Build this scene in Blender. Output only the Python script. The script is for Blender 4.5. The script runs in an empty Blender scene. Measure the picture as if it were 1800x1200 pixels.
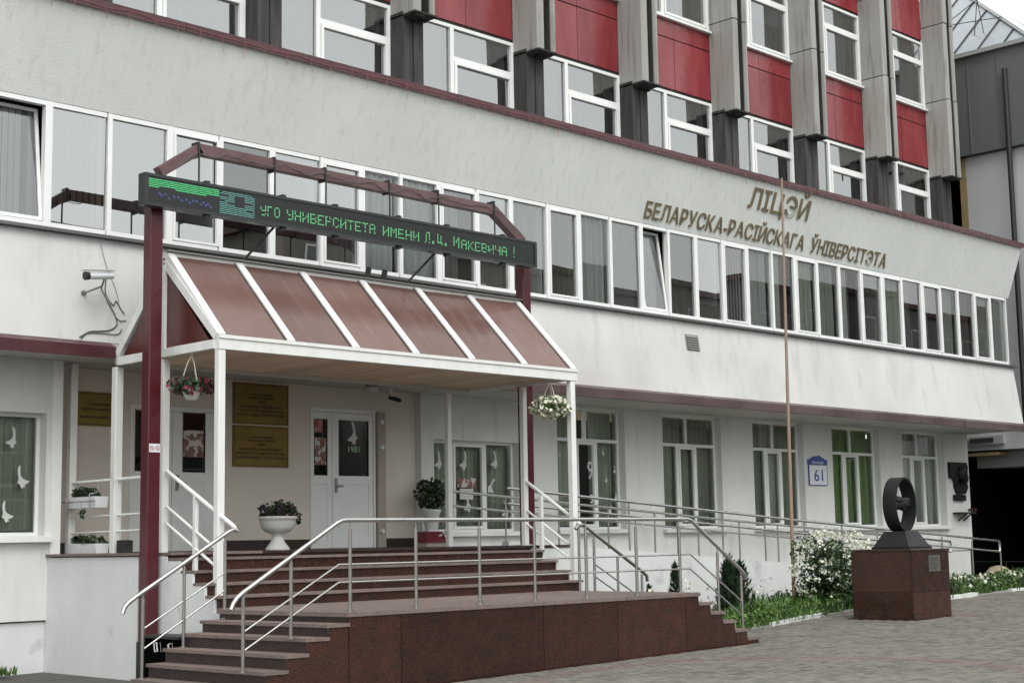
import bpy, math, random
from mathutils import Vector, Matrix
random.seed(11)
R = math.radians
S = bpy.context.scene
COL = S.collection

# ------------------------------------------------------------------ camera, sky, sun, exposure
def cam_axes(yaw, pitch, roll):
    cy, sy, cp, sp = math.cos(yaw), math.sin(yaw), math.cos(pitch), math.sin(pitch)
    f = Vector((sy*cp, cy*cp, sp)); r = Vector((cy, -sy, 0)); u = r.cross(f)
    cr, sr = math.cos(roll), math.sin(roll)
    return cr*r + sr*u, -sr*r + cr*u, f
cd = bpy.data.cameras.new('camera'); cam = bpy.data.objects.new('camera', cd); COL.objects.link(cam)
ax, au, af = cam_axes(R(45.005), R(7.4707), R(-0.99809))
cam.matrix_world = Matrix(((ax[0], au[0], -af[0], 0), (ax[1], au[1], -af[1], 0), (ax[2], au[2], -af[2], 1.5), (0, 0, 0, 1)))
cd.sensor_width = 36; cd.sensor_fit = 'HORIZONTAL'; cd.lens = 2681.9/1800*36
cd.clip_start = 0.1; cd.clip_end = 3000
S.camera = cam

SUN_EL, SUN_AZ = R(52), R(205)          # azimuth clockwise from +Y
w = bpy.data.worlds.new('World'); S.world = w; w.use_nodes = True
nt = w.node_tree; nt.nodes.clear()
sky = nt.nodes.new('ShaderNodeTexSky'); sky.sky_type = 'NISHITA'; sky.sun_disc = False
sky.sun_elevation = SUN_EL; sky.sun_rotation = SUN_AZ; sky.dust_density = 4.0; sky.air_density = 1.0; sky.ozone_density = 1.0
hs = nt.nodes.new('ShaderNodeHueSaturation'); hs.inputs['Saturation'].default_value = 0.22
bg = nt.nodes.new('ShaderNodeBackground'); bg.inputs['Strength'].default_value = 0.15
out = nt.nodes.new('ShaderNodeOutputWorld')
nt.links.new(sky.outputs[0], hs.inputs['Color']); cl = nt.nodes.new('ShaderNodeMix'); cl.data_type = 'RGBA'; cl.inputs[0].default_value = 0.7
cl.inputs[7].default_value = (5.05, 5.3, 5.2, 1)              # even cloud cover over the clear sky
nt.links.new(hs.outputs[0], cl.inputs[6]); nt.links.new(cl.outputs[2], bg.inputs[0]); nt.links.new(bg.outputs[0], out.inputs[0])
sd = bpy.data.lights.new('sun', 'SUN'); sd.energy = 0.7; sd.angle = R(35); sd.color = (1, 0.985, 0.96)
so = bpy.data.objects.new('sun', sd); COL.objects.link(so)
sdir = Vector((math.sin(SUN_AZ)*math.cos(SUN_EL), math.cos(SUN_AZ)*math.cos(SUN_EL), math.sin(SUN_EL)))
so.rotation_euler = sdir.to_track_quat('Z', 'Y').to_euler()
S.view_settings.view_transform = 'Standard'; S.view_settings.look = 'None'
S.view_settings.gamma = 1; S.view_settings.use_curve_mapping = False; S.view_settings.exposure = 1.0
S.cycles.max_bounces = 8; S.cycles.transparent_max_bounces = 16

# ------------------------------------------------------------------ materials
def mat(name, col, rough=0.6, metal=0.0, spec=0.5, col2=None, nscale=4.0, nfac=0.5, stretch=(1, 1, 1), bump=0.0, bscale=60.0,
        col3=None, n3scale=1.0, n3stretch=(1, 1, 1), n3lo=0.5, n3hi=0.7, speck=None, speckscale=120, coat=0.0, rnoise=0.0, vary=0.0, dirt=None):
    m = bpy.data.materials.new(name); m.use_nodes = True; t = m.node_tree; b = t.nodes['Principled BSDF']
    b.inputs['Roughness'].default_value = rough; b.inputs['Metallic'].default_value = metal
    b.inputs['Specular IOR Level'].default_value = spec; b.inputs['Coat Weight'].default_value = coat
    c = (*col, 1); b.inputs['Base Color'].default_value = c
    tc = t.nodes.new('ShaderNodeTexCoord')
    def noise(sc, st, detail=5):
        mp = t.nodes.new('ShaderNodeMapping'); mp.inputs['Scale'].default_value = st
        t.links.new(tc.outputs['Object'], mp.inputs[0])
        n = t.nodes.new('ShaderNodeTexNoise'); n.inputs['Scale'].default_value = sc; n.inputs['Detail'].default_value = detail
        t.links.new(mp.outputs[0], n.inputs['Vector']); return n.outputs['Fac']
    cur = None
    def mix(fac, c2, prev):
        x = t.nodes.new('ShaderNodeMix'); x.data_type = 'RGBA'
        t.links.new(fac, x.inputs[0])
        if prev is None: x.inputs[6].default_value = c
        else: t.links.new(prev, x.inputs[6])
        x.inputs[7].default_value = (*c2, 1); return x.outputs[2]
    def ramp(src, lo, hi, a=0.0, z=1.0):
        r = t.nodes.new('ShaderNodeMapRange'); r.inputs[1].default_value = lo; r.inputs[2].default_value = hi
        r.inputs[3].default_value = a; r.inputs[4].default_value = z; r.clamp = True
        t.links.new(src, r.inputs[0]); return r.outputs[0]
    if col2: cur = mix(ramp(noise(nscale, stretch), 0.32, 0.68, 0, nfac*2 if nfac < .5 else 1.0), col2, cur)
    if col3: cur = mix(ramp(noise(n3scale, n3stretch, 8), n3lo, n3hi), col3, cur)
    if speck: cur = mix(ramp(noise(speckscale, (1, 1, 1), 3), 0.52, 0.60), speck, cur)
    if dirt:                                                       # grime settled over a height band, broken up by noise: (colour, z_full, z_none, strength, scale)
        sx = t.nodes.new('ShaderNodeSeparateXYZ'); t.links.new(tc.outputs['Object'], sx.inputs[0])
        h = ramp(sx.outputs[2], dirt[1], dirt[2], 1, 0); n1 = ramp(noise(dirt[4], (1, 1, .8), 9), dirt[5], dirt[6], 0, dirt[3])
        mu = t.nodes.new('ShaderNodeMath'); mu.operation = 'MULTIPLY'; t.links.new(h, mu.inputs[0]); t.links.new(n1, mu.inputs[1]); cur = mix(mu.outputs[0], dirt[0], cur)
    if vary and cur is not None:                                   # every piece a little lighter or darker than its neighbour
        oi = t.nodes.new('ShaderNodeObjectInfo'); hv = t.nodes.new('ShaderNodeHueSaturation')
        t.links.new(ramp(oi.outputs['Random'], 0, 1, 1-vary, 1+vary), hv.inputs['Value']); t.links.new(cur, hv.inputs['Color']); cur = hv.outputs[0]
    if cur is not None: t.links.new(cur, b.inputs['Base Color'])
    if rnoise: t.links.new(ramp(noise(7, (1, 1, 1)), 0.3, 0.7, max(0, rough-rnoise), rough+rnoise), b.inputs['Roughness'])
    if bump:
        bp = t.nodes.new('ShaderNodeBump'); bp.inputs['Strength'].default_value = bump; bp.inputs['Distance'].default_value = 0.01
        t.links.new(noise(bscale, (1, 1, 1)), bp.inputs['Height']); t.links.new(bp.outputs[0], b.inputs['Normal'])
    return m

def glass(name, tint, ior=1.75, wav=0.0, rough=0.0):
    m = bpy.data.materials.new(name); m.use_nodes = True; t = m.node_tree; t.nodes.remove(t.nodes['Principled BSDF'])
    o = t.nodes['Material Output']
    tr = t.nodes.new('ShaderNodeBsdfTransparent'); tr.inputs[0].default_value = (*tint, 1)
    gl = t.nodes.new('ShaderNodeBsdfGlossy'); gl.inputs['Roughness'].default_value = rough
    fr = t.nodes.new('ShaderNodeFresnel'); fr.inputs[0].default_value = ior
    mx = t.nodes.new('ShaderNodeMixShader')
    t.links.new(fr.outputs[0], mx.inputs[0]); t.links.new(tr.outputs[0], mx.inputs[1]); t.links.new(gl.outputs[0], mx.inputs[2])
    t.links.new(mx.outputs[0], o.inputs[0])
    if wav:
        tc = t.nodes.new('ShaderNodeTexCoord'); n = t.nodes.new('ShaderNodeTexNoise'); n.inputs['Scale'].default_value = 1.3; n.inputs['Detail'].default_value = 1
        bp = t.nodes.new('ShaderNodeBump'); bp.inputs['Strength'].default_value = wav; bp.inputs['Distance'].default_value = 0.02
        t.links.new(tc.outputs['Object'], n.inputs['Vector']); t.links.new(n.outputs['Fac'], bp.inputs['Height'])
        t.links.new(bp.outputs[0], gl.inputs['Normal']); t.links.new(bp.outputs[0], fr.inputs['Normal'])
    return m

def emit(name, col, st):
    m = bpy.data.materials.new(name); m.use_nodes = True; t = m.node_tree; b = t.nodes['Principled BSDF']
    b.inputs['Base Color'].default_value = (.02, .02, .02, 1); b.inputs['Emission Color'].default_value = (*col, 1); b.inputs['Emission Strength'].default_value = st
    return m

M = {}
M['wall'] = mat('white_render', (.66, .67, .645), .85, col2=(.585, .595, .57), nscale=1.1, nfac=.35, stretch=(1, 1, .5), bump=.35, bscale=45,
                col3=(.46, .45, .42), n3scale=3.0, n3stretch=(2.2, 2.2, .22), n3lo=.56, n3hi=.95, dirt=((.40, .375, .34), .3, 1.4, .6, 1.6, .42, .74))
M['wall_upper'] = mat('grey_white_render', (.715, .735, .71), .9, col2=(.635, .655, .63), nscale=.9, nfac=.35, stretch=(1, 1, .4), bump=.4, bscale=40,
                col3=(.50, .505, .475), n3scale=3.4, n3stretch=(3.2, 3.2, .16), n3lo=.52, n3hi=1.05)
M['wall_lower'] = mat('stained_white_render', (.60, .605, .59), .85, col2=(.52, .525, .51), nscale=1.0, nfac=.4, stretch=(1, 1, .6), bump=.35, bscale=45,
                col3=(.40, .365, .34), n3scale=2.6, n3stretch=(1.6, 1.6, .35), n3lo=.56, n3hi=.98, dirt=((.38, .325, .30), 4.3, 5.15, .5, .42, .50, .72))
M['cream'] = mat('cream_render', (.66, .605, .54), .85, col2=(.60, .545, .485), nscale=1.5, nfac=.3, bump=.25, bscale=50)  # porch wall: warm bounce from the board ceiling is mixed into the colour
M['podium'] = mat('painted_plinth', (.64, .65, .645), .8, col2=(.55, .56, .555), nscale=1.6, nfac=.45, stretch=(1, 1, .5), bump=.4, bscale=35,
                col3=(.34, .34, .33), n3scale=2.5, n3lo=.6, n3hi=.85)
M['soffit'] = mat('soffit_render', (.52, .51, .475), .9, col2=(.45, .44, .41), nscale=1.2, nfac=.3)
M['maroon'] = mat('maroon_sheet_metal', (.062, .014, .019), .42, col2=(.085, .030, .034), nscale=2.5, nfac=.4, stretch=(.6, 1, 1), rnoise=.12, bump=.12, bscale=9, vary=0.08)
M['maroon_faded'] = mat('faded_maroon_metal', (.062, .033, .036), .45, col2=(.10, .066, .068), nscale=2.0, nfac=.5, stretch=(.5, 1, 1), rnoise=.12, bump=.12, bscale=9, vary=0.12)
M['red_paint'] = mat('dark_red_paint', (.075, .007, .013), .34, col2=(.055, .006, .010), nscale=3, nfac=.4, stretch=(1, 1, .3), bump=.06, bscale=60, rnoise=.08)
M['mauve'] = mat('mauve_weathered_paint', (.095, .045, .047), .5, col2=(.135, .075, .078), nscale=3.5, nfac=.5, bump=.2, bscale=22)
M['pvc'] = mat('white_pvc', (.78, .79, .78), .38, col2=(.70, .71, .69), nscale=3, nfac=.3)
M['white_paint'] = mat('white_painted_steel', (.74, .745, .73), .45, col2=(.64, .64, .61), nscale=5, nfac=.35, stretch=(1, 1, .4), col3=(.40, .35, .29), n3scale=5, n3stretch=(1, 1, .5), n3lo=.66, n3hi=.8)
M['concrete'] = mat('weathered_concrete', (.36, .355, .335), .9, col2=(.29, .285, .265), nscale=1.4, nfac=.45, stretch=(1, 1, .3), bump=.5, bscale=30,
                col3=(.15, .145, .13), n3scale=3.4, n3stretch=(2.6, 2.6, .22), n3lo=.52, n3hi=.82, vary=0.1)
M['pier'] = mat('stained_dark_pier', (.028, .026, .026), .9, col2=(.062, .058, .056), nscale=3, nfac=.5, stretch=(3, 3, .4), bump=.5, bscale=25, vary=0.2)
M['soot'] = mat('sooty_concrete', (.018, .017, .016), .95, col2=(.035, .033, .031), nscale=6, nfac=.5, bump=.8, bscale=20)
M['red_panel'] = mat('red_enamel_panel', (.185, .015, .021), .24, col2=(.25, .042, .048), nscale=1.6, nfac=.5, stretch=(2, 2, .5), rnoise=.09, col3=(.085, .012, .014), n3scale=3.5, n3stretch=(3, 3, .3), n3lo=.57, n3hi=.9, bump=.04, bscale=2.5, vary=0.13)
M['granite'] = mat('brown_red_granite', (.043, .0175, .012), .22, col2=(.019, .0115, .0098), nscale=5, nfac=.5, speck=(.075, .029, .020), speckscale=75, rnoise=.08,
                col3=(.016, .0125, .0115), n3scale=30, n3lo=.55, n3hi=.66, vary=0.22)
M['riser'] = mat('dark_granite_riser', (.026, .0115, .009), .5, col2=(.013, .0078, .0072), nscale=8, nfac=.5, speck=(.048, .020, .015), speckscale=90, rnoise=.08, vary=0.15)
M['tread'] = mat('flamed_granite_tread', (.148, .114, .103), .75, col2=(.105, .08, .073), nscale=9, nfac=.5, speck=(.25, .18, .16), speckscale=150, bump=.3, bscale=160, vary=0.1)
M['steel'] = mat('brushed_steel', (.60, .595, .575), .30, metal=1.0, rnoise=.08, col2=(.48, .47, .45), nscale=6, nfac=.3)
M['steel_dull'] = mat('dull_steel', (.34, .325, .305), .38, metal=1.0, rnoise=.08)
M['brass'] = mat('brass_plate', (.28, .195, .06), .42, metal=.75, col2=(.21, .145, .045), nscale=3, nfac=.5, rnoise=.1)
M['gold'] = mat('bronze_gold_letters', (.215, .178, .105), .5, metal=.25, col2=(.18, .15, .09), nscale=5, nfac=.3)
M['ink'] = mat('dark_engraving', (.035, .03, .02), .7)
M['led_black'] = mat('sign_housing', (.022, .026, .026), .42, rnoise=.1)
M['led_face'] = mat('sign_screen', (.010, .013, .012), .3)
M['led_green'] = emit('led_green', (.06, .62, .20), .55)
M['led_text'] = emit('led_text_green', (.20, .74, .30), .5)
M['led_teal'] = emit('led_teal', (.20, .58, .52), .38)
M['led_blue'] = emit('led_blue', (.12, .13, .50), .45)
M['glass'] = glass('window_glass', (.96, .99, .98), 1.9, wav=.02); M['glass_b'] = glass('window_glass_coated', (.94, .985, .975), 3.0, wav=.03); M['glass_c'] = glass('window_glass_bright', (.92, .985, .98), 5.2, wav=.025)
M['glass_up'] = glass('upper_window_glass', (.95, .99, .985), 4.6, wav=.035)
M['glass_low'] = glass('ground_window_glass', (.90, .935, .90), 1.75, wav=.02)
M['poly'] = mat('bronze_polycarbonate', (.165, .092, .078), .17, spec=.6, col2=(.205, .122, .105), nscale=1.6, nfac=.4, stretch=(1, 1, .5), rnoise=.05, bump=.03, bscale=3, col3=(.25, .17, .15), n3scale=2.2, n3stretch=(4, .5, .5), n3lo=.54, n3hi=.95, vary=0.12)
def see_through(m, tint, fac):
    t = m.node_tree; o = t.nodes['Material Output']; b = t.nodes['Principled BSDF']
    tr = t.nodes.new('ShaderNodeBsdfTransparent'); tr.inputs[0].default_value = (*tint, 1); mx = t.nodes.new('ShaderNodeMixShader'); mx.inputs[0].default_value = fac
    t.links.new(b.outputs[0], mx.inputs[1]); t.links.new(tr.outputs[0], mx.inputs[2]); t.links.new(mx.outputs[0], o.inputs[0])
see_through(M['poly'], (.50, .27, .21), .22)
M['poly_dark'] = mat('bronze_gable_pane', (.060, .012, .010), .3, col2=(.09, .02, .014), nscale=1.2, nfac=.5)
M['polyend'] = mat('pane_gasket', (.03, .028, .026), .7)
M['wood'] = mat('ceiling_boards', (.74, .58, .42), .6, col2=(.64, .48, .33), nscale=3, nfac=.5, stretch=(6, .5, 1), vary=0.12)
M['dark'] = mat('dark_interior', (.045, .045, .042), .9)
M['interior'] = mat('room_interior', (.17, .17, .155), .9)
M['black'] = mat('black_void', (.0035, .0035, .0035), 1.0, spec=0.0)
M['blind'] = mat('vertical_blind_fabric', (.78, .78, .74), .8, col2=(.68, .67, .63), nscale=2, nfac=.3)
M['blind_beige'] = mat('beige_blind_fabric', (.60, .54, .48), .8)
M['roller'] = mat('pale_roller_blind', (.74, .82, .81), .8, col2=(.68, .76, .75), nscale=.8, nfac=.4, vary=0.08)
M['drape'] = mat('pale_drape', (.70, .72, .69), .9, col2=(.58, .60, .57), nscale=3, nfac=.4, stretch=(4, 4, .3), vary=0.08)
M['sheer'] = mat('sheer_white_drape', (.82, .84, .83), .9, vary=0.06)
M['drape_brown'] = mat('brown_drape', (.16, .125, .10), .9, col2=(.11, .085, .07), nscale=4, nfac=.4, stretch=(5, 5, .2))
M['drape_green'] = mat('green_drape', (.34, .47, .22), .85, col2=(.25, .37, .16), nscale=4, nfac=.4, stretch=(5, 5, .2))
M['drape_dark'] = mat('grey_green_drape', (.49, .525, .45), .9, col2=(.36, .39, .33), nscale=4, nfac=.4, stretch=(5, 5, .2), vary=0.2)
M['paper'] = mat('white_paper', (.72, .73, .71), .8)
M['sticker'] = mat('pale_sticker', (.55, .56, .54), .7)
M['poster_red'] = mat('poster_red', (.34, .045, .045), .6, col2=(.55, .48, .44), nscale=9, nfac=.3)
M['poster_pic'] = mat('poster_picture', (.20, .15, .12), .6, col2=(.20, .05, .04), nscale=14, nfac=.5, col3=(.55, .52, .48), n3scale=11, n3lo=.5, n3hi=.55)
M['exit_green'] = mat('pale_green_print', (.33, .42, .30), .7)
M['blue_sign'] = mat('blue_enamel', (.045, .075, .28), .4)
M['sign_white'] = mat('white_enamel', (.70, .71, .74), .35)
M['bronze_dark'] = mat('dark_bronze', (.011, .0115, .012), .55, metal=.2, spec=.35, bump=.25, bscale=30, rnoise=.1, col2=(.018, .0185, .019), nscale=6)
M['iron'] = mat('black_iron', (.018, .018, .019), .55)
M['steel_plate'] = mat('grey_steel_plate', (.16, .16, .155), .45, metal=.6)
M['pole_wood'] = mat('brown_painted_pole', (.29, .21, .15), .55, col2=(.235, .165, .12), nscale=4, nfac=.5, stretch=(1, 1, .2))
M['plastic_white'] = mat('white_plastic', (.66, .68, .69), .4)
M['planter_white'] = mat('white_cast_stone', (.66, .655, .635), .7, col2=(.56, .55, .53), nscale=5, nfac=.4, bump=.2, bscale=50)
M['soil'] = mat('dark_soil', (.035, .027, .02), 1.0, col2=(.055, .042, .03), nscale=8, bump=.8, bscale=20)
M['kerb_white'] = mat('whitewashed_kerb', (.68, .69, .67), .85, col2=(.5, .5, .48), nscale=8, nfac=.4, bump=.3)
M['kerb_grey'] = mat('concrete_kerb', (.26, .255, .24), .9, bump=.3)
M['leaf'] = mat('green_leaf', (.035, .075, .018), .5, col2=(.06, .115, .025), nscale=5)
M['leaf_bright'] = mat('bright_green_leaf', (.10, .19, .028), .55, col2=(.055, .125, .018), nscale=4)
M['leaf_dark'] = mat('dark_green_leaf', (.014, .030, .012), .5, col2=(.024, .048, .016), nscale=6)
M['conifer'] = mat('conifer_needles', (.012, .030, .014), .6, col2=(.022, .048, .02), nscale=9)
M['petal_white'] = mat('white_petals', (.62, .64, .50), .7, col2=(.70, .71, .62), nscale=9)
M['petal_cream'] = mat('cream_petals', (.55, .55, .40), .7, col2=(.62, .60, .50), nscale=9)
M['petal_red'] = mat('crimson_petals', (.11, .008, .02), .6, col2=(.17, .015, .04), nscale=12)
M['petal_purple'] = mat('purple_petals', (.055, .018, .055), .6, col2=(.09, .03, .08), nscale=12)
M['stem'] = mat('woody_stem', (.09, .065, .04), .8)
M['cable'] = mat('grey_cable', (.10, .10, .10), .6)
M['wire_red'] = mat('pale_red_wire', (.33, .12, .11), .5)
M['zinc'] = mat('grey_standing_seam', (.135, .142, .15), .45, metal=.2, col2=(.16, .167, .175), nscale=.7, nfac=.4, stretch=(1, 1, .3))
M['wing_wall'] = mat('light_grey_cladding', (.50, .51, .515), .7, col2=(.46, .47, .475), nscale=.6, nfac=.3)
M['brick_edge'] = mat('yellow_brick_edge', (.34, .25, .13), .85, col2=(.26, .19, .10), nscale=6, nfac=.5)
M['skylight'] = mat('skylight_glass', (.27, .295, .325), .22, spec=.8, col2=(.22, .24, .27), nscale=.5)
M['lintel'] = mat('grey_lintel', (.33, .34, .34), .8)
M['brick'] = mat('far_brick', (.20, .085, .05), .9, col2=(.15, .065, .04), nscale=6)
M['far_render'] = mat('far_ochre_render', (.22, .205, .175), .9, col2=(.18, .17, .145), nscale=.8)
M['far_grey'] = mat('far_grey_panels', (.22, .215, .205), .9, col2=(.18, .175, .17), nscale=.8)
M['far_roof'] = mat('far_roof_sheet', (.10, .05, .045), .6)
M['bark'] = mat('bark', (.08, .06, .045), .9)
M['base'] = mat('sand_joint_ground', (.085, .08, .072), 1.0, col2=(.06, .057, .052), nscale=1.5, nfac=.5, bump=.5, bscale=60)
M['asphalt'] = mat('asphalt', (.055, .055, .055), .95, col2=(.07, .07, .068), nscale=2, bump=.4, bscale=90)
M['paver'] = mat('grey_paver', (.165, .150, .125), .9, col2=(.12, .11, .093), nscale=2.3, nfac=.5, bump=.35, bscale=130, speck=(.20, .19, .17), speckscale=140, vary=0.12)
M['paver_b'] = mat('dark_grey_paver', (.132, .123, .108), .9, col2=(.10, .094, .084), nscale=2.3, nfac=.5, bump=.35, bscale=130, vary=0.12)
M['paver_red'] = mat('red_paver', (.165, .130, .114), .9, col2=(.13, .095, .083), nscale=2.3, nfac=.5, bump=.35, bscale=130, vary=0.1)
M['boulder'] = mat('pale_boulder', (.34, .28, .19), .9, col2=(.26, .21, .14), nscale=3, bump=.5, bscale=12)
M['red_plastic'] = mat('red_plastic', (.14, .008, .018), .4)
M['pipe_white'] = mat('white_downpipe', (.60, .59, .56), .6)
M['reveal'] = mat('beige_reveal', (.42, .355, .31), .85, col2=(.36, .30, .265), nscale=3)

# ------------------------------------------------------------------ mesh helpers
class MB:
    def __init__(s): s.v = []; s.f = []; s.m = []; s.sm = []
    def add(s, vs, fs, m=0, smooth=False):
        o = len(s.v); s.v += [tuple(p) for p in vs]
        for f in fs: s.f.append(tuple(i+o for i in f)); s.m.append(m); s.sm.append(smooth)
    def box(s, x0, x1, y0, y1, z0, z1, m=0):
        if x0 > x1: x0, x1 = x1, x0
        if y0 > y1: y0, y1 = y1, y0
        if z0 > z1: z0, z1 = z1, z0
        s.add([(x0,y0,z0),(x1,y0,z0),(x1,y1,z0),(x0,y1,z0),(x0,y0,z1),(x1,y0,z1),(x1,y1,z1),(x0,y1,z1)],
              [(0,3,2,1),(4,5,6,7),(0,1,5,4),(1,2,6,5),(2,3,7,6),(3,0,4,7)], m)
        return s
    def bbox(s, x0, x1, y0, y1, z0, z1, b=.01, m=0):
        """box with chamfered top and vertical edges"""
        def ring(z, d): return [(x0+d,y0,z),(x1-d,y0,z),(x1,y0+d,z),(x1,y1-d,z),(x1-d,y1,z),(x0+d,y1,z),(x0,y1-d,z),(x0,y0+d,z)]
        v = ring(z0, b)+ring(z1-b, b)+[(x0+b,y0+b,z1),(x1-b,y0+b,z1),(x1-b,y1-b,z1),(x0+b,y1-b,z1)]
        f = [tuple(range(7,-1,-1))]
        for i in range(8): f.append((i,(i+1)%8,8+(i+1)%8,8+i))
        f += [(16,17,18,19),(8,9,17,16),(10,11,18,17),(12,13,19,18),(14,15,16,19),(9,10,17),(11,12,18),(13,14,19),(15,8,16)]
        s.add(v, f, m); return s
    def prism(s, poly, d, m=0):
        """poly: 3-D points in order, extruded by vector d"""
        n = len(poly); d = Vector(d); a = [Vector(p) for p in poly]; b = [p+d for p in a]
        nrm = Vector((0,0,0))
        for i in range(n): nrm += (a[i]-a[0]).cross(a[(i+1)%n]-a[0])
        base = tuple(range(n)); 
        if nrm.dot(d) > 0: f = [base[::-1], tuple(range(n, 2*n))]; sd = [(i,(i+1)%n,n+(i+1)%n,n+i) for i in range(n)]
        else: f = [base, tuple(range(2*n-1, n-1, -1))]; sd = [(i,n+i,n+(i+1)%n,(i+1)%n) for i in range(n)]
        s.add(a+b, f+sd, m); return s
    def beam(s, p, q, w, h, up=(0,0,1), m=0):
        p, q = Vector(p), Vector(q); d = (q-p).normalized(); up = Vector(up)
        if abs(d.dot(up)) > .99: up = Vector((0,1,0))
        x = d.cross(up).normalized()*w/2; y = x.cross(d).normalized()*h/2
        vs = [p-x-y,p+x-y,p+x+y,p-x+y,q-x-y,q+x-y,q+x+y,q-x+y]
        s.add(vs, [(0,1,2,3),(7,6,5,4),(0,4,5,1),(1,5,6,2),(2,6,7,3),(3,7,4,0)], m); return s
    def tube(s, pts, r, n=8, m=0, caps=True):
        pts = [Vector(p) for p in pts]; rr = r if isinstance(r, (list, tuple)) else [r]*len(pts)
        t0 = (pts[1]-pts[0]).normalized(); u = t0.cross(Vector((0,0,1)))
        if u.length < .05: u = t0.cross(Vector((1,0,0)))
        u.normalize(); vs = []
        for i, p in enumerate(pts):
            if i == 0: t = t0
            elif i == len(pts)-1: t = (pts[i]-pts[i-1]).normalized()
            else: t = ((pts[i+1]-pts[i]).normalized()+(pts[i]-pts[i-1]).normalized()).normalized()
            u = (u-t*u.dot(t)).normalized(); v = t.cross(u)
            k = 1.0
            if 0 < i < len(pts)-1:
                k = 1/max(.5, t.dot((pts[i]-pts[i-1]).normalized()))
            for j in range(n):
                a = 2*math.pi*j/n; vs.append(p+(u*math.cos(a)+v*math.sin(a))*rr[i]*(1+(k-1)*.5))
        fs = []
        for i in range(len(pts)-1):
            for j in range(n): fs.append((i*n+j, i*n+(j+1)%n, (i+1)*n+(j+1)%n, (i+1)*n+j))
        s.add(vs, fs, m, True)
        if caps: s.add(vs[:n], [tuple(range(n-1,-1,-1))], m); s.add(vs[-n:], [tuple(range(n))], m)
        return s
    def lathe(s, prof, c=(0,0,0), n=24, m=0, flute=None):
        vs = []; c = Vector(c)
        for k, (r, z) in enumerate(prof):
            for j in range(n):
                a = 2*math.pi*j/n; q = r
                if flute and flute[0] <= k <= flute[1]: q = r*(1+flute[2]*(1 if j % 2 else -1))
                vs.append(c+Vector((q*math.cos(a), q*math.sin(a), z)))
        fs = [(k*n+j, k*n+(j+1)%n, (k+1)*n+(j+1)%n, (k+1)*n+j) for k in range(len(prof)-1) for j in range(n)]
        s.add(vs, fs, m, True)
        s.add(vs[:n], [tuple(range(n-1,-1,-1))], m); s.add(vs[-n:], [tuple(range(n))], m); return s
    def quad(s, a, b, c, d, m=0): s.add([a,b,c,d], [(0,1,2,3)], m); return s
    def wave(s, x0, x1, y, z0, z1, period=.11, amp=.03, m=0, jit=0.0):
        n = max(6, int((x1-x0)/period*6)); vs = []; ph = random.random()*6
        for i in range(n+1):
            x = x0+(x1-x0)*i/n
            yy = y+amp*math.sin(ph+2*math.pi*(x-x0)/period)+amp*.5*math.sin(1.7*ph+2*math.pi*(x-x0)/period*.37)
            vs += [(x, yy, z0), (x, yy+random.uniform(-jit, jit), z1)]
        s.add(vs, [(2*i, 2*i+2, 2*i+3, 2*i+1) for i in range(n)], m, True); return s
    def build(s, name, mats, parent=None, label=None, cat=None, group=None, kind=None, loc=None):
        me = bpy.data.meshes.new(name); off = Vector((0,0,0))
        if parent is not None: off = Vector(parent['_o']) if '_o' in parent else Vector((0,0,0))
        if loc is not None: off = Vector(loc)
        me.from_pydata([(p[0]-off[0], p[1]-off[1], p[2]-off[2]) for p in s.v], [], s.f)
        if not isinstance(mats, (list, tuple)): mats = [mats]
        for q in mats: me.materials.append(q)
        me.polygons.foreach_set('material_index', s.m); me.polygons.foreach_set('use_smooth', s.sm); me.update()
        o = bpy.data.objects.new(name, me); COL.objects.link(o)
        if parent is not None: o.parent = parent; o['_o'] = tuple(off)
        elif loc is not None: o.location = loc; o['_o'] = tuple(off)
        tag(o, label, cat, group, kind); return o
def tag(o, label=None, cat=None, group=None, kind=None):
    if label: o['label'] = label
    if cat: o['category'] = cat
    if group: o['group'] = group
    if kind: o['kind'] = kind
    return o
def thing(name, loc, label, cat, group=None, kind=None):
    o = bpy.data.objects.new(name, None); COL.objects.link(o); o.location = loc; o['_o'] = tuple(loc); o.empty_display_size = .1
    return tag(o, label, cat, group, kind)
def copy_thing(o, loc, label):
    r = o.copy(); COL.objects.link(r); r.location = loc; r['_o'] = tuple(loc); r['label'] = label
    for ch in list(o.children):
        c = ch.copy(); COL.objects.link(c); c.parent = r
        for g in ch.children:
            d = g.copy(); COL.objects.link(d); d.parent = c
    return r
def P1(name, m, parent, *args, fn='box', label=None):
    b = MB(); getattr(b, fn)(*args); return b.build(name, m, parent, label)
def gz(x): return .0175*(min(max(x, -20), 36)-9.5)          # the square rises gently to the right

_txt = {}
def glyphs(body, size=1.0, res=3):
    """flat outline mesh of a string in the built-in font: verts (x,y), faces, width"""
    c = bpy.data.curves.new('t', 'FONT'); c.body = body; c.size = size; c.resolution_u = res
    return c
def text_geo(body, size, extrude=0.0, offset=0.0, res=3):
    key = (body, size, extrude, offset, res)
    if key in _txt: return _txt[key]
    c = glyphs(body, size, res); c.extrude = extrude; c.offset = offset
    o = bpy.data.objects.new('t', c); COL.objects.link(o); bpy.context.view_layer.update()
    dg = bpy.context.evaluated_depsgraph_get(); me = o.evaluated_get(dg).to_mesh()
    vs = [tuple(v.co) for v in me.vertices]; fs = [tuple(p.vertices) for p in me.polygons]
    o.evaluated_get(dg).to_mesh_clear()
    bpy.data.objects.remove(o); bpy.data.curves.remove(c)
    xs = [v[0] for v in vs]; _txt[key] = (vs, fs, min(xs), max(xs)); return _txt[key]
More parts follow.
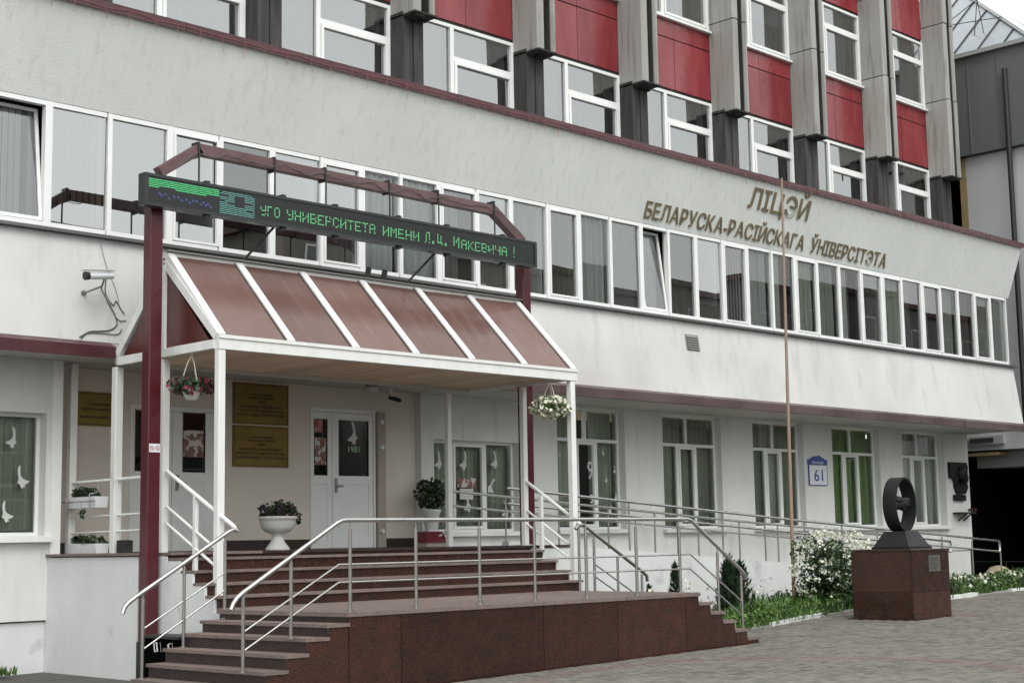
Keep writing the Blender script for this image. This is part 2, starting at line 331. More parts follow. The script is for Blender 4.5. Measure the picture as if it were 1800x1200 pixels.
def put_text(b, body, x0, x1, z0, h, y, m=0, center=False, fullwidth=True, extrude=.002):
    """text upright on a plane facing -Y at depth y; cap height h, spanning x0..x1"""
    vs, fs, a, c = text_geo(body, 1.0, extrude, 0.006)
    k = h/.73; kx = (x1-x0)/(c-a) if fullwidth else k
    if center: kx = min(k, (x1-x0)/(c-a)); x0 = (x0+x1)/2-(c-a)*kx/2
    b.add([(x0+(v[0]-a)*kx, y-v[2], z0+v[1]*k) for v in vs], fs, m)

def leaf_cloud(b, n, sampler, size, m=0, up=.3, aspect=.55):
    for _ in range(n):
        c = Vector(sampler()); s = size*random.uniform(.6, 1.3)
        d = Vector((random.gauss(0,1), random.gauss(0,1), random.gauss(0,1)+up)).normalized()
        e = d.cross(Vector((random.gauss(0,1), random.gauss(0,1), random.gauss(0,1)))).normalized()*s*aspect
        d = d*s
        b.add([c-d*.5, c+e*.5, c+d*.5, c-e*.5], [(0,1,2,3)], random.choice(m) if isinstance(m, (list, tuple)) else m)
def ell(c, r, shell=.45):
    def f():
        while True:
            p = Vector((random.uniform(-1,1), random.uniform(-1,1), random.uniform(-1,1)))
            l = p.length
            if .02 < l <= 1: break
        k = (random.random()*(1-shell)+shell)/l if random.random() < .75 else 1
        return (c[0]+p.x*k*r[0], c[1]+p.y*k*r[1], c[2]+p.z*k*r[2])
    return f

# ------------------------------------------------------------------ ground
b = MB(); xs = [-220,-20,-10,0,5,9.5,12,15,18,22,26,30,36,60,300]; ys = [-220,-40,-10,0,4,8,11,14,17,21,60,260]
for i in range(len(xs)-1):
    for j in range(len(ys)-1):
        b.quad((xs[i],ys[j],gz(xs[i])-.03),(xs[i+1],ys[j],gz(xs[i+1])-.03),(xs[i+1],ys[j+1],gz(xs[i+1])-.03),(xs[i],ys[j+1],gz(xs[i])-.03))
b.build('ground', M['base'], kind='structure')

# ------------------------------------------------------------------ the lyceum building
XL, XR = 1.0, 34.62
B = thing('lyceum_building', (0,18,0), 'long white school building with red panelled upper storeys and concrete ribs', 'building')
def wall_end(b, prof):
    b.prism([(XL, y, z) for y, z in prof], (XR-XL, 0, 0))
b = MB(); wall_end(b, [(17.26,4.10),(17.45,5.47),(17.78,5.47),(17.78,4.10)]); b.build('apron_wall', M['wall_lower'], B)
b = MB(); wall_end(b, [(17.46,7.17),(17.035,8.37),(17.60,8.37),(17.78,7.17)]); b.build('parapet_wall', M['wall_upper'], B)
b = MB(); b.box(XL, XR+.12, 17.36, 17.56, 5.475, 5.515); b.build('window_ledge', M['steel_plate'], B)
b = MB(); b.box(XL, XR-.02, 17.61, 19.6, 8.30, 8.46); b.build('terrace_roof', M['concrete'], B)
x = XL
while x < XR:                                                    # maroon coping and lower fascia in sheet lengths
    x2 = min(x+2.48, XR+.06); j = random.uniform(-.006, .006)
    b = MB(); b.prism([(x+.004,16.985+j,8.352),(x+.004,16.985+j,8.475),(x+.004,17.60,8.50),(x+.004,17.60,8.38),(x+.004,17.03+j,8.378)], (x2-x-.008,0,0))
    b.build('coping_sheet', M['maroon'], B); x += 2.48
for (xa, xb, mm) in ((XL, 10.02, 'maroon'), (16.34, XR+.55, 'maroon_faded')):
    x = xa
    while x < xb-.05:
        x2 = min(x+1.9, xb); j = random.uniform(-.012, .012); k = random.uniform(-.008, .008)
        b = MB(); b.prism([(x+.003,17.12+j,3.89+k),(x+.003,17.115+j,4.04+k),(x+.003,17.262,4.098),(x+.003,17.262,3.90)], (x2-x-.006,0,0))
        b.build('fascia_sheet', M[mm], B); x += 1.9
b = MB(); b.box(XL, XR-.05, 17.264, 19.2, 3.935, 4.095); b.build('soffit', M['soffit'], B)

# ground-floor walls, built round their openings
GW = [(16.84,18.83,1.68,3.20),(19.80,21.64,1.70,3.90),(22.75,24.58,1.70,3.90),(25.65,27.46,1.70,3.90),(28.55,30.47,1.70,3.90),(31.45,33.30,1.70,3.90)]
b = MB(); px = 16.44
for (a, c, z0, z1) in GW:
    b.box(px, a, 18.70, 19.02, -.3, 3.933); b.box(a, c, 18.70, 19.02, -.3, z0); b.box(a, c, 18.70, 19.02, z1, 3.933); px = c
b.box(px, 34.36, 18.70, 19.02, -.3, 3.933)
b.box(34.30, 34.36, 19.02, 24.0, -.3, 3.933)
b.build('ground_floor_wall', M['wall'], B)
b = MB(); b.box(34.36, 34.47, 18.685, 19.6, 1.12, 3.93); b.box(33.30, 34.36, 18.67, 18.70, 1.12, 3.93); b.build('corner_cladding', M['wall'], B)
b = MB(); b.box(9.80, 11.17, 18.70, 19.0, -.3, 3.933); b.box(11.17, 12.60, 18.70, 19.0, 3.48, 3.933); b.box(12.60, 14.29, 18.70, 19.0, -.3, 3.933)
b.box(14.29, 15.56, 18.70, 19.0, 3.60, 3.933); b.box(15.56, 16.44, 18.70, 19.0, -.3, 3.933)
b.build('porch_wall', M['cream'], B)
b = MB(); b.box(16.44, 16.60, 18.56, 18.699, .4, 3.933); b.build('wall_pilaster', M['wall'], B)
b = MB(); b.box(15.585, 15.74, 18.62, 18.699, 1.45, 3.58); b.build('door_surround_board', M['reveal'], B)
for (xa, xb) in ((9.82,11.15),(12.62,13.44),(13.445,14.27),(15.59,16.43)): P1('granite_skirting', M['riser'], B, xa, xb, 18.67, 18.698, 1.446, 1.59)
# left wall beside the podium
b = MB(); b.box(XL, 7.66, 18.08, 19.0, .62, 3.933); b.box(7.66, 9.60, 18.08, 19.0, .62, 1.68); b.box(7.66, 9.60, 18.08, 19.0, 3.24, 3.933); b.box(9.60, 9.795, 18.08, 19.0, .62, 3.933)
b.build('left_wall', M['wall'], B)
b = MB(); b.box(XL, 9.70, 18.12, 19.0, -.4, .60); b.build('left_plinth', M['podium'], B)
b = MB(); b.box(9.66, 9.80, 18.04, 18.078, .62, 3.93); b.build('corner_strip', M['pvc'], B)

# ---- windows
def drape(par, kind, x0, x1, z0, z1, y):
    if kind in (None, 'none'): return
    b = MB()
    if kind == 'blind' or kind == 'beige':
        n = max(3, int((x1-x0)/.085)); a = R(random.uniform(6, 20))
        for i in range(n):
            if random.random() < .04: continue
            cx = x0+(i+.5)*(x1-x0)/n; dx, dy = .043*math.cos(a), .043*math.sin(a)
            b.quad((cx-dx,y-dy,z0+.03),(cx+dx,y+dy,z0+.03),(cx+dx,y+dy,z1),(cx-dx,y-dy,z1))
        b.build('vertical_blind', M['blind' if kind == 'blind' else 'blind_beige'], par, kind='stuff')
    elif kind == 'roller':
        b.box(x0, x1, y, y+.004, z0+(0 if random.random() < .6 else random.uniform(.1,.5))*(z1-z0), z1); b.build('roller_blind', M['roller'], par)
    elif kind in ('drape', 'sheer', 'brown', 'green', 'greydrape'):
        mm = {'drape':'drape','sheer':'sheer','brown':'drape_brown','green':'drape_green','greydrape':'drape_dark'}[kind]
        b.wave(x0, x1, y, z0+.02, z1, period=random.uniform(.09,.15), amp=.03); b.build('curtain', M[mm], par)
    elif kind == 'split':
        s = x0+(x1-x0)*random.uniform(.45,.7)
        b.wave(x0, s, y, z0+.02, z1, period=.10, amp=.03); b.wave(s, x1, y+.14, z0+.02, z1, period=.13, amp=.03, m=1)
        b.build('curtain', [M['drape'], M['drape_brown']], par)
    elif kind == 'gap':
        s = x0+(x1-x0)*random.uniform(.5,.75)
        b.wave(x0, s, y, z0+.02, z1, period=.10, amp=.03); b.build('curtain', M['drape'], par)
DOVE = [(-.02,.50),(.05,.46),(.11,.34),(.14,.18),(.13,.02),(.16,-.10),(.22,-.16),(.17,-.22),(.12,-.25),(.10,-.36),(.02,-.46),(.0,-.36),(-.10,-.42),(-.06,-.30),(-.20,-.28),(-.32,-.20),(-.18,-.14),(-.06,-.06),(.02,.06),(.02,.22),(-.02,.36)]
def dove(b, x, z, s, y, rot=0.0, flip=1, m=0):
    c, t = math.cos(rot), math.sin(rot)
    b.prism([(x+flip*(p*c-q*t)*s, y, z+(p*t+q*c)*s) for p, q in DOVE], (0,-.003,0), m)
def frame_bars(b, x0, x1, z0, z1, y, d, w, vb=(), hb=(), m=0):
    """outer frame and bars; vb: x centres (x, za, zb, width); hb: (z, xa, xb, width); horizontals sit 3 mm back"""
    b.box(x0, x0+w, y, y+d, z0, z1, m); b.box(x1-w, x1, y, y+d, z0, z1, m)
    b.box(x0+w, x1-w, y+.003, y+d-.003, z0, z0+w, m); b.box(x0+w, x1-w, y+.003, y+d-.003, z1-w, z1, m)
    for (x, za, zb, ww) in vb: b.box(x-ww/2, x+ww/2, y+.002, y+d-.002, za, zb, m)
    for (z, xa, xb, ww) in hb: b.box(xa, xb, y+.005, y+d-.005, z-ww/2, z+ww/2, m)
def pane(par, x0, x1, z0, z1, y, g='glass'):
    b = MB(); t = random.uniform(-.006,.006); u = random.uniform(-.006,.006)
    b.quad((x0,y-t-u,z0),(x1,y+t-u,z0),(x1,y+t+u,z1),(x0,y-t+u,z1)); return b.build('pane', M[g], par)

# ribbon of first-floor windows
MUL = [1.38+.87*i for i in range(9)]+[9.21,10.08,10.99,11.81,12.68,13.57,14.33,15.10,15.89,16.73,17.49,18.36,19.15,19.97,20.8,21.58,22.38,23.2,23.98,24.81,25.59,26.4,27.2,28.03,28.87,29.69,30.53,31.36,32.14,32.91,33.68,34.48]
KIND = {8:'blind',9:'beige',10:'roller',11:'roller',12:'none',13:'roller',14:'drape',15:'sheer',16:'sheer',17:'gap',18:'sheer',19:'sheer',20:'greydrape',21:'drape',22:'drape',23:'sheer',
        24:'greydrape',25:'roller',26:'blind',27:'drape',28:'split',29:'greydrape',30:'greydrape',31:'split',32:'greydrape',33:'greydrape',34:'split',35:'gap',36:'greydrape',37:'brown',38:'greydrape',39:'greydrape',40:'greydrape'}
for i in range(len(MUL)-1):
    a, c = MUL[i], MUL[i+1]; b = MB(); z0, z1 = 5.53, 7.16
    wl = .05 if i % 2 else .032
    b.box(a, a+wl, 17.455, 17.55, z0, z1); b.box(c-.032 if i % 2 else c-.05, c, 17.455, 17.55, z0, z1)
    b.box(a+wl, c-.05, 17.46, 17.545, z0, z0+.065); b.box(a+wl, c-.05, 17.46, 17.545, z1-.06, z1)
    sash = i % 3 == 2 or i in (11, 23, 33)
    x0, x1, y0, y1 = a+wl, c-.05, z0+.065, z1-.06
    if sash and i not in (8, 23): frame_bars(b, x0+.004, x1+.012, y0+.003, y1-.003, 17.448, .05, .035)
    W = b.build('window', M['pvc'], B)
    if i in (8, 23):                                          # sash tilted inwards at the top
        t = MB(); frame_bars(t, x0+.01, x1-.005, y0+.01, y1-.01, 0, .05, .045)
        t.v = [(v[0], 17.47+v[1]+(v[2]-y0)*.13, v[2]) for v in t.v]; s = t.build('tilted_sash', M['pvc'], W)
        g = MB(); f = lambda z: 17.49+(z-y0)*.13
        g.quad((x0+.05,f(y0+.05),y0+.05),(x1-.05,f(y0+.05),y0+.05),(x1-.05,f(y1-.05),y1-.05),(x0+.05,f(y1-.05),y1-.05)); g.build('pane', M['glass_b'], W)
        drape(W, 'blind' if i == 8 else 'sheer', x0, x1, y0, y1, 17.76)
    else:
        e = .036 if sash else 0
        pane(W, x0+e, x1-e, y0+e, y1-e, 17.50, 'glass_c' if KIND.get(i) == 'roller' else random.choice(['glass','glass_b','glass_b','glass_c'] if i < 24 else ['glass','glass','glass_b']))
        drape(W, KIND.get(i, 'sheer'), x0-.02, x1+.02, y0, y1, 17.59+random.uniform(0,.04))

# ground-floor windows
def ground_window(a, c, z0, z1, kinds, y=18.86, transom=3.32, splits=(.345,.655), stick=0):
    b = MB(); n = .045; v = []; h = []
    xs = [a+n]+[a+(c-a)*s for s in splits]+[c-n]; zt = transom if transom else z1-n
    for s in splits: v.append((a+(c-a)*s, z0+n, zt-(.03 if transom else 0), .07))
    if transom: h.append((transom, a+n, c-n, .06)); v.append(((a+c)/2, transom+.03, z1-n, .06))
    frame_bars(b, a, c, z0, z1, y, .07, n, v, h)
    k = 1 if len(xs) > 3 else 0                            # opening sash stands a little proud
    frame_bars(b, xs[k]+.037, xs[k+1]-.037, z0+n+.003, zt-.033 if transom else zt-.003, y-.014, .05, .045)
    W = b.build('window', M['pvc'], B)
    e = .035
    for i in range(len(xs)-1):
        x0 = xs[i]+(e if i else 0); x1 = xs[i+1]-(e if i < len(xs)-2 else 0)
        pane(W, x0, x1, z0+n, zt-(.03 if transom else 0), y+.03, 'glass_low')
        drape(W, kinds[i % len(kinds)], x0-.04, x1+.04, z0+n, z1-n, y+.13+.03*i)
    if transom:
        for (x0, x1) in ((a+n, (a+c)/2-.03), ((a+c)/2+.03, c-n)): pane(W, x0, x1, transom+.03, z1-n, y+.03, 'glass_low')
    return W
SILL = []
gk = [('greydrape','greydrape','greydrape'),('greydrape','none','greydrape'),('greydrape','greydrape','greydrape'),('greydrape','drape','greydrape'),('green','green','green'),('drape','greydrape','drape')]
WINS = []
for (a, c, z0, z1), kk in zip(GW, gk):
    if z1 < 3.5: W = ground_window(a, c, z0, z1, kk, transom=None, splits=(.27,.66))
    else: W = ground_window(a, c, z0, z1, kk)
    WINS.append(W)
    P1('window_sill', M['wall'], B, a-.06, c+.06, 18.60, 18.86, z0-.075, z0-.012)
WL = ground_window(7.66, 9.60, 1.68, 3.24, ('none','greydrape'), y=18.26, transom=None, splits=(.5,)); WINS.append(WL)
P1('window_sill', M['pvc'], B, 7.60, 9.66, 17.98, 18.26, 1.60, 1.668)
def stickers(W, lst, y):
    for (x, z, s, r, f) in lst: b = MB(); dove(b, x, z, s, y, r, f); b.build('dove_sticker', M['sticker'], W)
stickers(WINS[0], [(17.08,2.86,.34,.1,1),(17.66,2.86,.36,-.1,1),(17.72,2.15,.34,.3,1),(18.38,2.90,.34,.1,1),(18.30,2.45,.32,.6,-1),(18.62,2.05,.34,.2,1),(17.15,2.42,.26,.2,-1)], 18.855)
stickers(WINS[1], [(20.02,3.05,.13,.2,1),(20.24,2.80,.14,.1,1),(20.30,2.32,.18,.2,-1),(21.20,3.12,.16,-.1,-1),(21.26,2.62,.15,.2,1),(21.50,2.80,.16,.1,1),(21.52,2.30,.17,.1,1),(21.36,2.06,.19,.4,-1)], 18.858)
stickers(WINS[6], [(9.22,2.92,.30,-.05,1),(9.36,2.42,.32,-.2,-1),(9.16,1.98,.30,-.15,-1),(8.2,2.6,.3,.1,1)], 18.255)
b = MB(); put_text(b, '9', 20.76, 20.90, 2.62, .34, 18.856); put_text(b, '9', 20.79, 20.92, 2.18, .16, 18.856); b.build('paper_number', M['sticker'], WINS[1])
b = MB(); b.box(17.50, 17.92, 18.848, 18.852, 2.42, 2.58, 1); b.box(17.55, 17.86, 18.848, 18.852, 2.22, 2.40, 0); b.build('window_poster', [M['sticker'], M['poster_pic']], WINS[0])

# ---- rooms behind the glass, kept simple
b = MB(); b.box(XL+.1, XR-.1, 20.6, 20.7, 5.0, 7.6); b.box(XL+.1, XR-.1, 17.8, 20.6, 7.6, 7.7); b.box(XL+.1, XR-.1, 17.8, 20.6, 4.9, 5.0)
b.box(XL+.1, XR-.1, 21.0, 21.1, .2, 3.93); b.box(XL+.1, 34.3, 19.03, 21.0, .2, .3); b.box(XL+.1, XL+.2, 17.8, 20.6, 5.0, 7.6); b.box(XR-.2, XR-.1, 17.8, 20.6, 5.0, 7.6)
b.box(13.4, 13.5, 19.03, 21.0, .3, 3.9); b.box(16.5, 16.6, 19.03, 21.0, .3, 3.9)
for xx in (12.9, 18.5, 24.2, 30.0): b.box(xx, xx+.1, 17.8, 20.6, 5.0, 7.6)
b.build('room_partition', M['interior'], B)

# ---- upper storeys: piers, ribs, red panels, windows
UW = 19.15; PITCH = 2.965; XRIB = [16.83+PITCH*k for k in range(-6, 7)]
TOP = 17.45
b = MB(); b.box(XRIB[0], XR-.1, 20.9, 21.0, 8.47, TOP)
for f in range(4): b.box(XRIB[0], XR-.1, UW+.12, 20.9, 8.47 if f == 0 else 10.70+3.33*(f-1)+.4, 8.57 if f == 0 else 10.70+3.33*(f-1)+.6)
b.build('upper_room_wall', M['interior'], B)
P1('roof', M['far_roof'], B, XRIB[0]-.6, XR+.2, 18.4, 32, TOP, TOP+.35)
P1('side_wall', M['brick_edge'], B, XR-.14, XR-.04, 19.64, 32, 4.1, TOP-.01)
P1('side_wall', M['wall'], B, XL, XL+.1, 19.2, 32, -.5, 8.3)
for k, xr in enumerate(XRIB):
    xl = xr-.49
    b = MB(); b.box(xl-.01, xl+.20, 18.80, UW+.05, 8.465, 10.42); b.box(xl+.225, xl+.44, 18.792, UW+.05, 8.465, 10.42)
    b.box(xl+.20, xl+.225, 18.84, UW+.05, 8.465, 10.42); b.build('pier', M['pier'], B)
    zz = [10.36, 12.33, 14.31, 16.29, TOP-.005]
    for q in range(4):                                      # U-shaped rib elements, open to the street
        j = random.uniform(-.012, .012); b = MB(); za, zb = zz[q]+.012, zz[q+1]-.012
        yo = 18.50+j; c = .035
        b.prism([(xl+c,yo,za),(xl+.15,yo,za),(xl+.175,yo+.05,za),(xl+.175,yo+.50,za),(xl+.385,yo+.50,za),(xl+.385,yo+.05,za),(xl+.41,yo,za),(xl+.49-c,yo,za),(xl+.49,yo+c,za),(xl+.49,19.145,za),(xl,19.145,za),(xl,yo+c,za)], (0,0,zb-za))
        b.box(xl+.1755, xl+.3845, yo+.485, yo+.4995, za+.002, zb-.002, 1); b.box(xl+.3815, xl+.3845, yo+.07, yo+.484, za+.002, zb-.002, 1)  # dark sheets inside the groove, its shade put in as colour
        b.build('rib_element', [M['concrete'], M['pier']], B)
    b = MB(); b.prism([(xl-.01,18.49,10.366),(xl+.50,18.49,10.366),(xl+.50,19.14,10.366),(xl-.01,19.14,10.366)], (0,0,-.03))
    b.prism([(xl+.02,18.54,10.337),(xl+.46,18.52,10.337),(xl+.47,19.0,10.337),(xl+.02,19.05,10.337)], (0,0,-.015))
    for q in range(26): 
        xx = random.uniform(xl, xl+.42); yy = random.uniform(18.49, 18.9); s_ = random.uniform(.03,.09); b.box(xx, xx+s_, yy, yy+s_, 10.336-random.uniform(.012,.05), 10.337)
    b.build('rib_soffit', M['soot'], B)  # slab and loose bits under the rib, much darker than its concrete
    if k == len(XRIB)-1: break
    wa, wb = xr+.004, XRIB[k+1]-.494
    for f in range(3):
        zb = 10.67+3.33*f
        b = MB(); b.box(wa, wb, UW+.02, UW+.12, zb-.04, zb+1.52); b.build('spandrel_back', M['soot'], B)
        xm = wa+(wb-wa)*.52
        for (p, q, za, ze) in ((wa,xm,zb,zb+1.06),(xm,wb,zb,zb+1.06),(wa,xm,zb+1.085,zb+1.46),(xm,wb,zb+1.085,zb+1.46)):
            t = [random.uniform(-.006,.006) for _ in range(4)]; b = MB()
            b.prism([(p+.004,UW+t[0],za),(q-.004,UW+t[1],za),(q-.004,UW+t[2],ze),(p+.004,UW+t[3],ze)], (0,.018,0)); b.build('red_panel', M['red_panel'], B)
    for f in range(3):
        z0 = 8.56 if f == 0 else 12.17+3.33*(f-1); z1 = 10.60+3.33*f
        if f == 2: z1 = min(z1, TOP-.05)
        # the piers stand before the window's ends, so the frame starts behind them
        sp = wa+.93; tz = z0+(z1-z0)*.70; b = MB(); w_ = .06
        frame_bars(b, wa, wb, z0, z1, UW-.02, .09, w_, [(sp, z0+w_, z1-w_, .09)], [(tz, sp+.045, wb-w_, .085)])
        frame_bars(b, sp+.05, wb-w_-.004, z0+w_+.004, tz-.046, UW-.034, .06, .055)
        W = b.build('window', M['pvc'], B)
        if f: P1('window_board', M['pvc'], B, wa, wb, UW-.09, UW+.08, z0-.045, z0-.003)
        pane(W, wa+w_, sp-.045, z0+w_, z1-w_, UW+.03, 'glass_up'); pane(W, sp+.045, wb-w_, tz+.04, z1-w_, UW+.03, 'glass_up'); pane(W, sp+.105, wb-.12, z0+.115, tz-.10, UW+.025, 'glass_up')
        kd = random.choice(['sheer','sheer','drape','roller'])
        drape(W, kd, wa+.1, sp-.02, z0+.05, z1-.05, UW+.22); drape(W, random.choice(['sheer','drape','roller','sheer']), sp, wb-.05, z0+.05, z1-.05, UW+.18)

# ---- doors
def door_leaf(par, x0, x1, z0, z1, gx0, gx1, gz0, gz1, y, hinge):
    b = MB(); b.box(x0, gx0, y, y+.06, z0, z1); b.box(gx1, x1, y, y+.06, z0, z1); b.box(gx0, gx1, y+.002, y+.058, gz1, z1); b.box(gx0, gx1, y+.002, y+.058, z0+.10, gz0) if False else None
    b.box(gx0, gx1, y+.002, y+.058, gz0-.13, gz0); b.box(gx0, gx1, y+.002, y+.058, z0, z0+.13)
    b.box(gx0, gx1, y+.018, y+.045, z0+.13, gz0-.13)
    for (u0,u1,v0,v1) in ((gx0,gx0+.012,gz0,gz1),(gx1-.012,gx1,gz0,gz1)): b.box(u0, u1, y-.004, y+.03, v0, v1, 1)
    o = b.build('door_leaf', [M['pvc'], M['polyend']], par)
    pane(o, gx0, gx1, gz0, gz1, y+.03, 'glass_low'); return o
for (X0, X1, ZT, leaves, knob) in ((11.17,12.60,3.48,[(11.21,11.845,11.25,11.77),(11.855,12.56,12.02,12.40)],11.93),(14.29,15.56,3.60,[(14.33,14.705,14.36,14.62),(14.715,15.52,14.84,15.44)],14.78)):
    b = MB(); b.box(X0, X0+.035, 18.66, 18.76, 1.45, ZT); b.box(X1-.035, X1, 18.66, 18.76, 1.45, ZT); b.box(X0+.035, X1-.035, 18.663, 18.757, ZT-.06, ZT)
    D = b.build('entrance_door', M['pvc'], B)
    for i, (x0, x1, g0, g1) in enumerate(leaves):
        door_leaf(D, x0, x1, 1.452, ZT-.065, g0, g1, 2.56, 3.43, 18.685, 0)
    h = MB(); h.box(knob-.02, knob+.02, 18.66, 18.685, 2.30, 2.52); h.tube([(knob,18.672,2.40),(knob,18.63,2.40),(knob+.11,18.63,2.40)], .011, 6); h.build('handle', M['steel_dull'], D)
    if X0 > 14:
        s = MB(); dove(s, 15.14, 3.22, .40, 18.707, .1, 1); s.build('dove_sticker', M['sticker'], D)
        s = MB(); s.box(14.38, 14.54, 18.700, 18.704, 3.22, 3.42); s.build('red_notice', M['poster_red'], D)
        s = MB(); s.box(14.375, 14.61, 18.700, 18.704, 2.72, 3.14); s.build('poster', M['poster_pic'], D)
        s = MB(); put_text(s, '1981', 15.05, 15.27, 2.93, .10, 18.706); s.build('year_sticker', M['exit_green'], D)
        for zz in (3.42, 3.02, 1.70): h = MB(); h.tube([(15.64,18.615,zz),(15.64,18.57,zz)], .035, 8); h.build('hinge_cover', M['pvc'], D)
    else:
        
        for q in ((11.50,2.78,.32,18.707,-.2,-1),(11.62,3.2,.26,18.707,.3,1)): s = MB(); dove(s, *q); s.build('dove_sticker', M['sticker'], D)
        s = MB(); s.box(12.04, 12.38, 18.700, 18.704, 2.78, 3.16); s.build('poster', M['poster_pic'], D)
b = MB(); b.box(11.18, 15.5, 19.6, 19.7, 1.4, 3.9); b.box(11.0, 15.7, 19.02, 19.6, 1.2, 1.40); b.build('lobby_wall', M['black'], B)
b = MB()
for i in range(6): b.box(21.93+.0, 22.27, 17.30-.008, 17.33, 4.95+.045*i, 4.965+.045*i, 0)
for v in range(len(b.v)):
    x, y, z = b.v[v]; b.v[v] = (x, y+(z-4.95)*.1388+.055, z)
b.build('vent_slat', M['steel_dull'], B, kind='stuff')
b = MB(); b.prism([(21.90,17.383-.012,4.93),(22.30,17.383-.012,4.93),(22.30,17.425-.012,5.235),(21.90,17.425-.012,5.235)], (0,.03,0)); b.build('vent_grille', M['kerb_grey'], B)

# ------------------------------------------------------------------ entrance steps, landing and podium
ST = thing('entrance_steps', (12.7,13.5,0), 'brown granite entrance steps with a landing, leading up to the canopy doors', 'steps')
FY = 12.30                                                          # face of the long granite wall
ZL = [.155,.30,.445,.59,.715]; XRt = [8.57,8.83,9.085,9.336,9.594,9.851]; XLt = [8.60,8.78,8.98,9.20,9.44,9.66]; YB = 14.30
for k, z in enumerate(ZL):
    a, c, a2, c2 = XRt[k], XRt[k+1], XLt[k], XLt[k+1]
    b = MB(); b.prism([(a,FY-.025,z-.035),(c+.04,FY-.025,z-.035),(c2+.04,YB,z-.035),(a2,YB,z-.035)], (0,0,.035)); b.build('tread', M['tread'], ST)
    b = MB(); b.prism([(a+.03,FY+.012,-.2),(c+.05,FY+.012,-.2),(c2+.05,YB-.01,-.2),(a2+.03,YB-.01,-.2)], (0,0,z-.036+.2)); b.build('riser', M['riser'], ST)
# landing
LX = [None,11.25,12.72,14.15,15.60]; LZ = .82
for i in range(4):
    b = MB(); x0 = LX[i]; x1 = LX[i+1]
    poly = [(XRt[5],FY-.025),(x1-.003,FY-.025),(x1-.003,14.66),(9.9,14.66),(9.9,YB),(XLt[5],YB)] if i == 0 else [(x0+.003,FY-.025),(x1-.003,FY-.025),(x1-.003,14.66),(x0+.003,14.66)]
    b.prism([(p[0],p[1],LZ-.045) for p in poly], (0,0,.045)); b.build('landing_slab', M['tread'], ST)
b = MB(); b.prism([(XRt[5]+.03,FY+.012,-.2),(15.57,FY+.012,-.2),(15.57,14.64,-.2),(9.9,14.64,-.2),(9.9,YB-.01,-.2),(XLt[5]+.03,YB-.01,-.2)], (0,0,LZ-.046+.2)); b.build('landing_core', M['riser'], ST)
# right flight
RX = [15.60,15.84,16.09,16.34,16.60,16.86]; RZ = [.69,.565,.44,.315,.20]
for k in range(5):
    b = MB(); b.prism([(RX[k]-.03,FY-.025,RZ[k]-.035),(RX[k+1],FY-.025,RZ[k]-.035),(RX[k+1],14.5,RZ[k]-.035),(RX[k]-.03,14.5,RZ[k]-.035)], (0,0,.035)); b.build('tread', M['tread'], ST)
    P1('riser', M['riser'], ST, RX[k]-.04, RX[k+1]-.03, FY+.012, 14.49, -.2, RZ[k]-.036)
# long front wall in polished slabs with a stepped top
def topz(x):
    for k in range(5):
        if XRt[k]+.03 <= x < XRt[k+1]+.03: return ZL[k]-.037
    if x < 15.57: return LZ-.047
    for k in range(5):
        if RX[k]-.03 <= x < RX[k+1]-.03: return RZ[k]-.037
    return 0
def wall_panel(x0, x1):
    brk = [x0]+sorted(q for q in [XRt[k]+.03 for k in range(6)]+[15.57]+[RX[k]-.03 for k in range(1,6)] if x0 < q < x1)+[x1]
    pts = [(x0,gz(x0)-.2),(x1,gz(x1)-.2)]
    for i in range(len(brk)-2, -1, -1):
        z = topz((brk[i]+brk[i+1])/2); pts += [(brk[i+1],z),(brk[i],z)]
    b = MB(); b.prism([(x, FY-.012, z) for x, z in pts], (0,.022,0)); b.build('granite_panel', M['granite'], ST)
J = [XRt[0]+.032,9.884,10.58,12.72,14.0,15.30,16.33,16.825]
for i in range(len(J)-1): wall_panel(J[i]+(.005 if i else 0), J[i+1]-.005)
# upper flight
UY = [14.62,14.85,15.10,15.36,15.63]; UZ = [.955,1.095,1.235,1.38]; UXJ = [9.87,11.4,12.9,14.4,15.93]
for k in range(4):
    for i in range(4):
        b = MB(); b.box(UXJ[i]+.0015, UXJ[i+1]-.0015, UY[k]-.025, UY[k+1]+.03, UZ[k]-.03, UZ[k]); b.build('tread', M['tread'], ST)
        P1('riser', M['granite'], ST, UXJ[i]+.03 if i == 0 else UXJ[i]+.001, UXJ[i+1]-.03 if i == 3 else UXJ[i+1]-.001, UY[k], UY[k+1]+.02, (UZ[k-1] if k else LZ)+.001, UZ[k]-.031)
for i in range(4): P1('riser', M['granite'], ST, UXJ[i]+.001, UXJ[i+1]-.001, 15.63, 15.70, 1.381, 1.414)
# white side cheek of the flight
b = MB(); pr_ = [(14.30,-.2),(15.93,-.2),(15.93,1.40),(15.63,1.40),(15.63,1.345),(15.36,1.345),(15.36,1.20),(15.10,1.20),(15.10,1.06),(14.85,1.06),(14.85,.92),(14.66,.92),(14.66,.77),(14.30,.77)]
b.prism([(9.86,y,z) for y,z in pr_], (.038,0,0)); b.build('side_cheek', M['podium'], ST)
b = MB(); b.prism([(15.92,y,z) for y,z in [(14.66,.4),(15.63,.4),(15.63,1.345),(15.36,1.345),(15.36,1.20),(15.10,1.20),(15.10,1.06),(14.85,1.06),(14.85,.92),(14.66,.92)]], (.04,0,0)); b.build('side_cheek', M['wall'], ST)
b = MB(); b.box(9.65, 9.898, 15.93, 18.11, -.3, 1.40); b.box(9.90, 16.90, 15.70, 18.66, .2, 1.412)
b.build('podium_body', M['podium'], ST)
P1('podium_front', M['wall'], ST, 15.962, 16.90, 15.62, 15.699, .3, 1.40)
PX = [9.62,11.2,12.7,14.2,15.96,16.92]
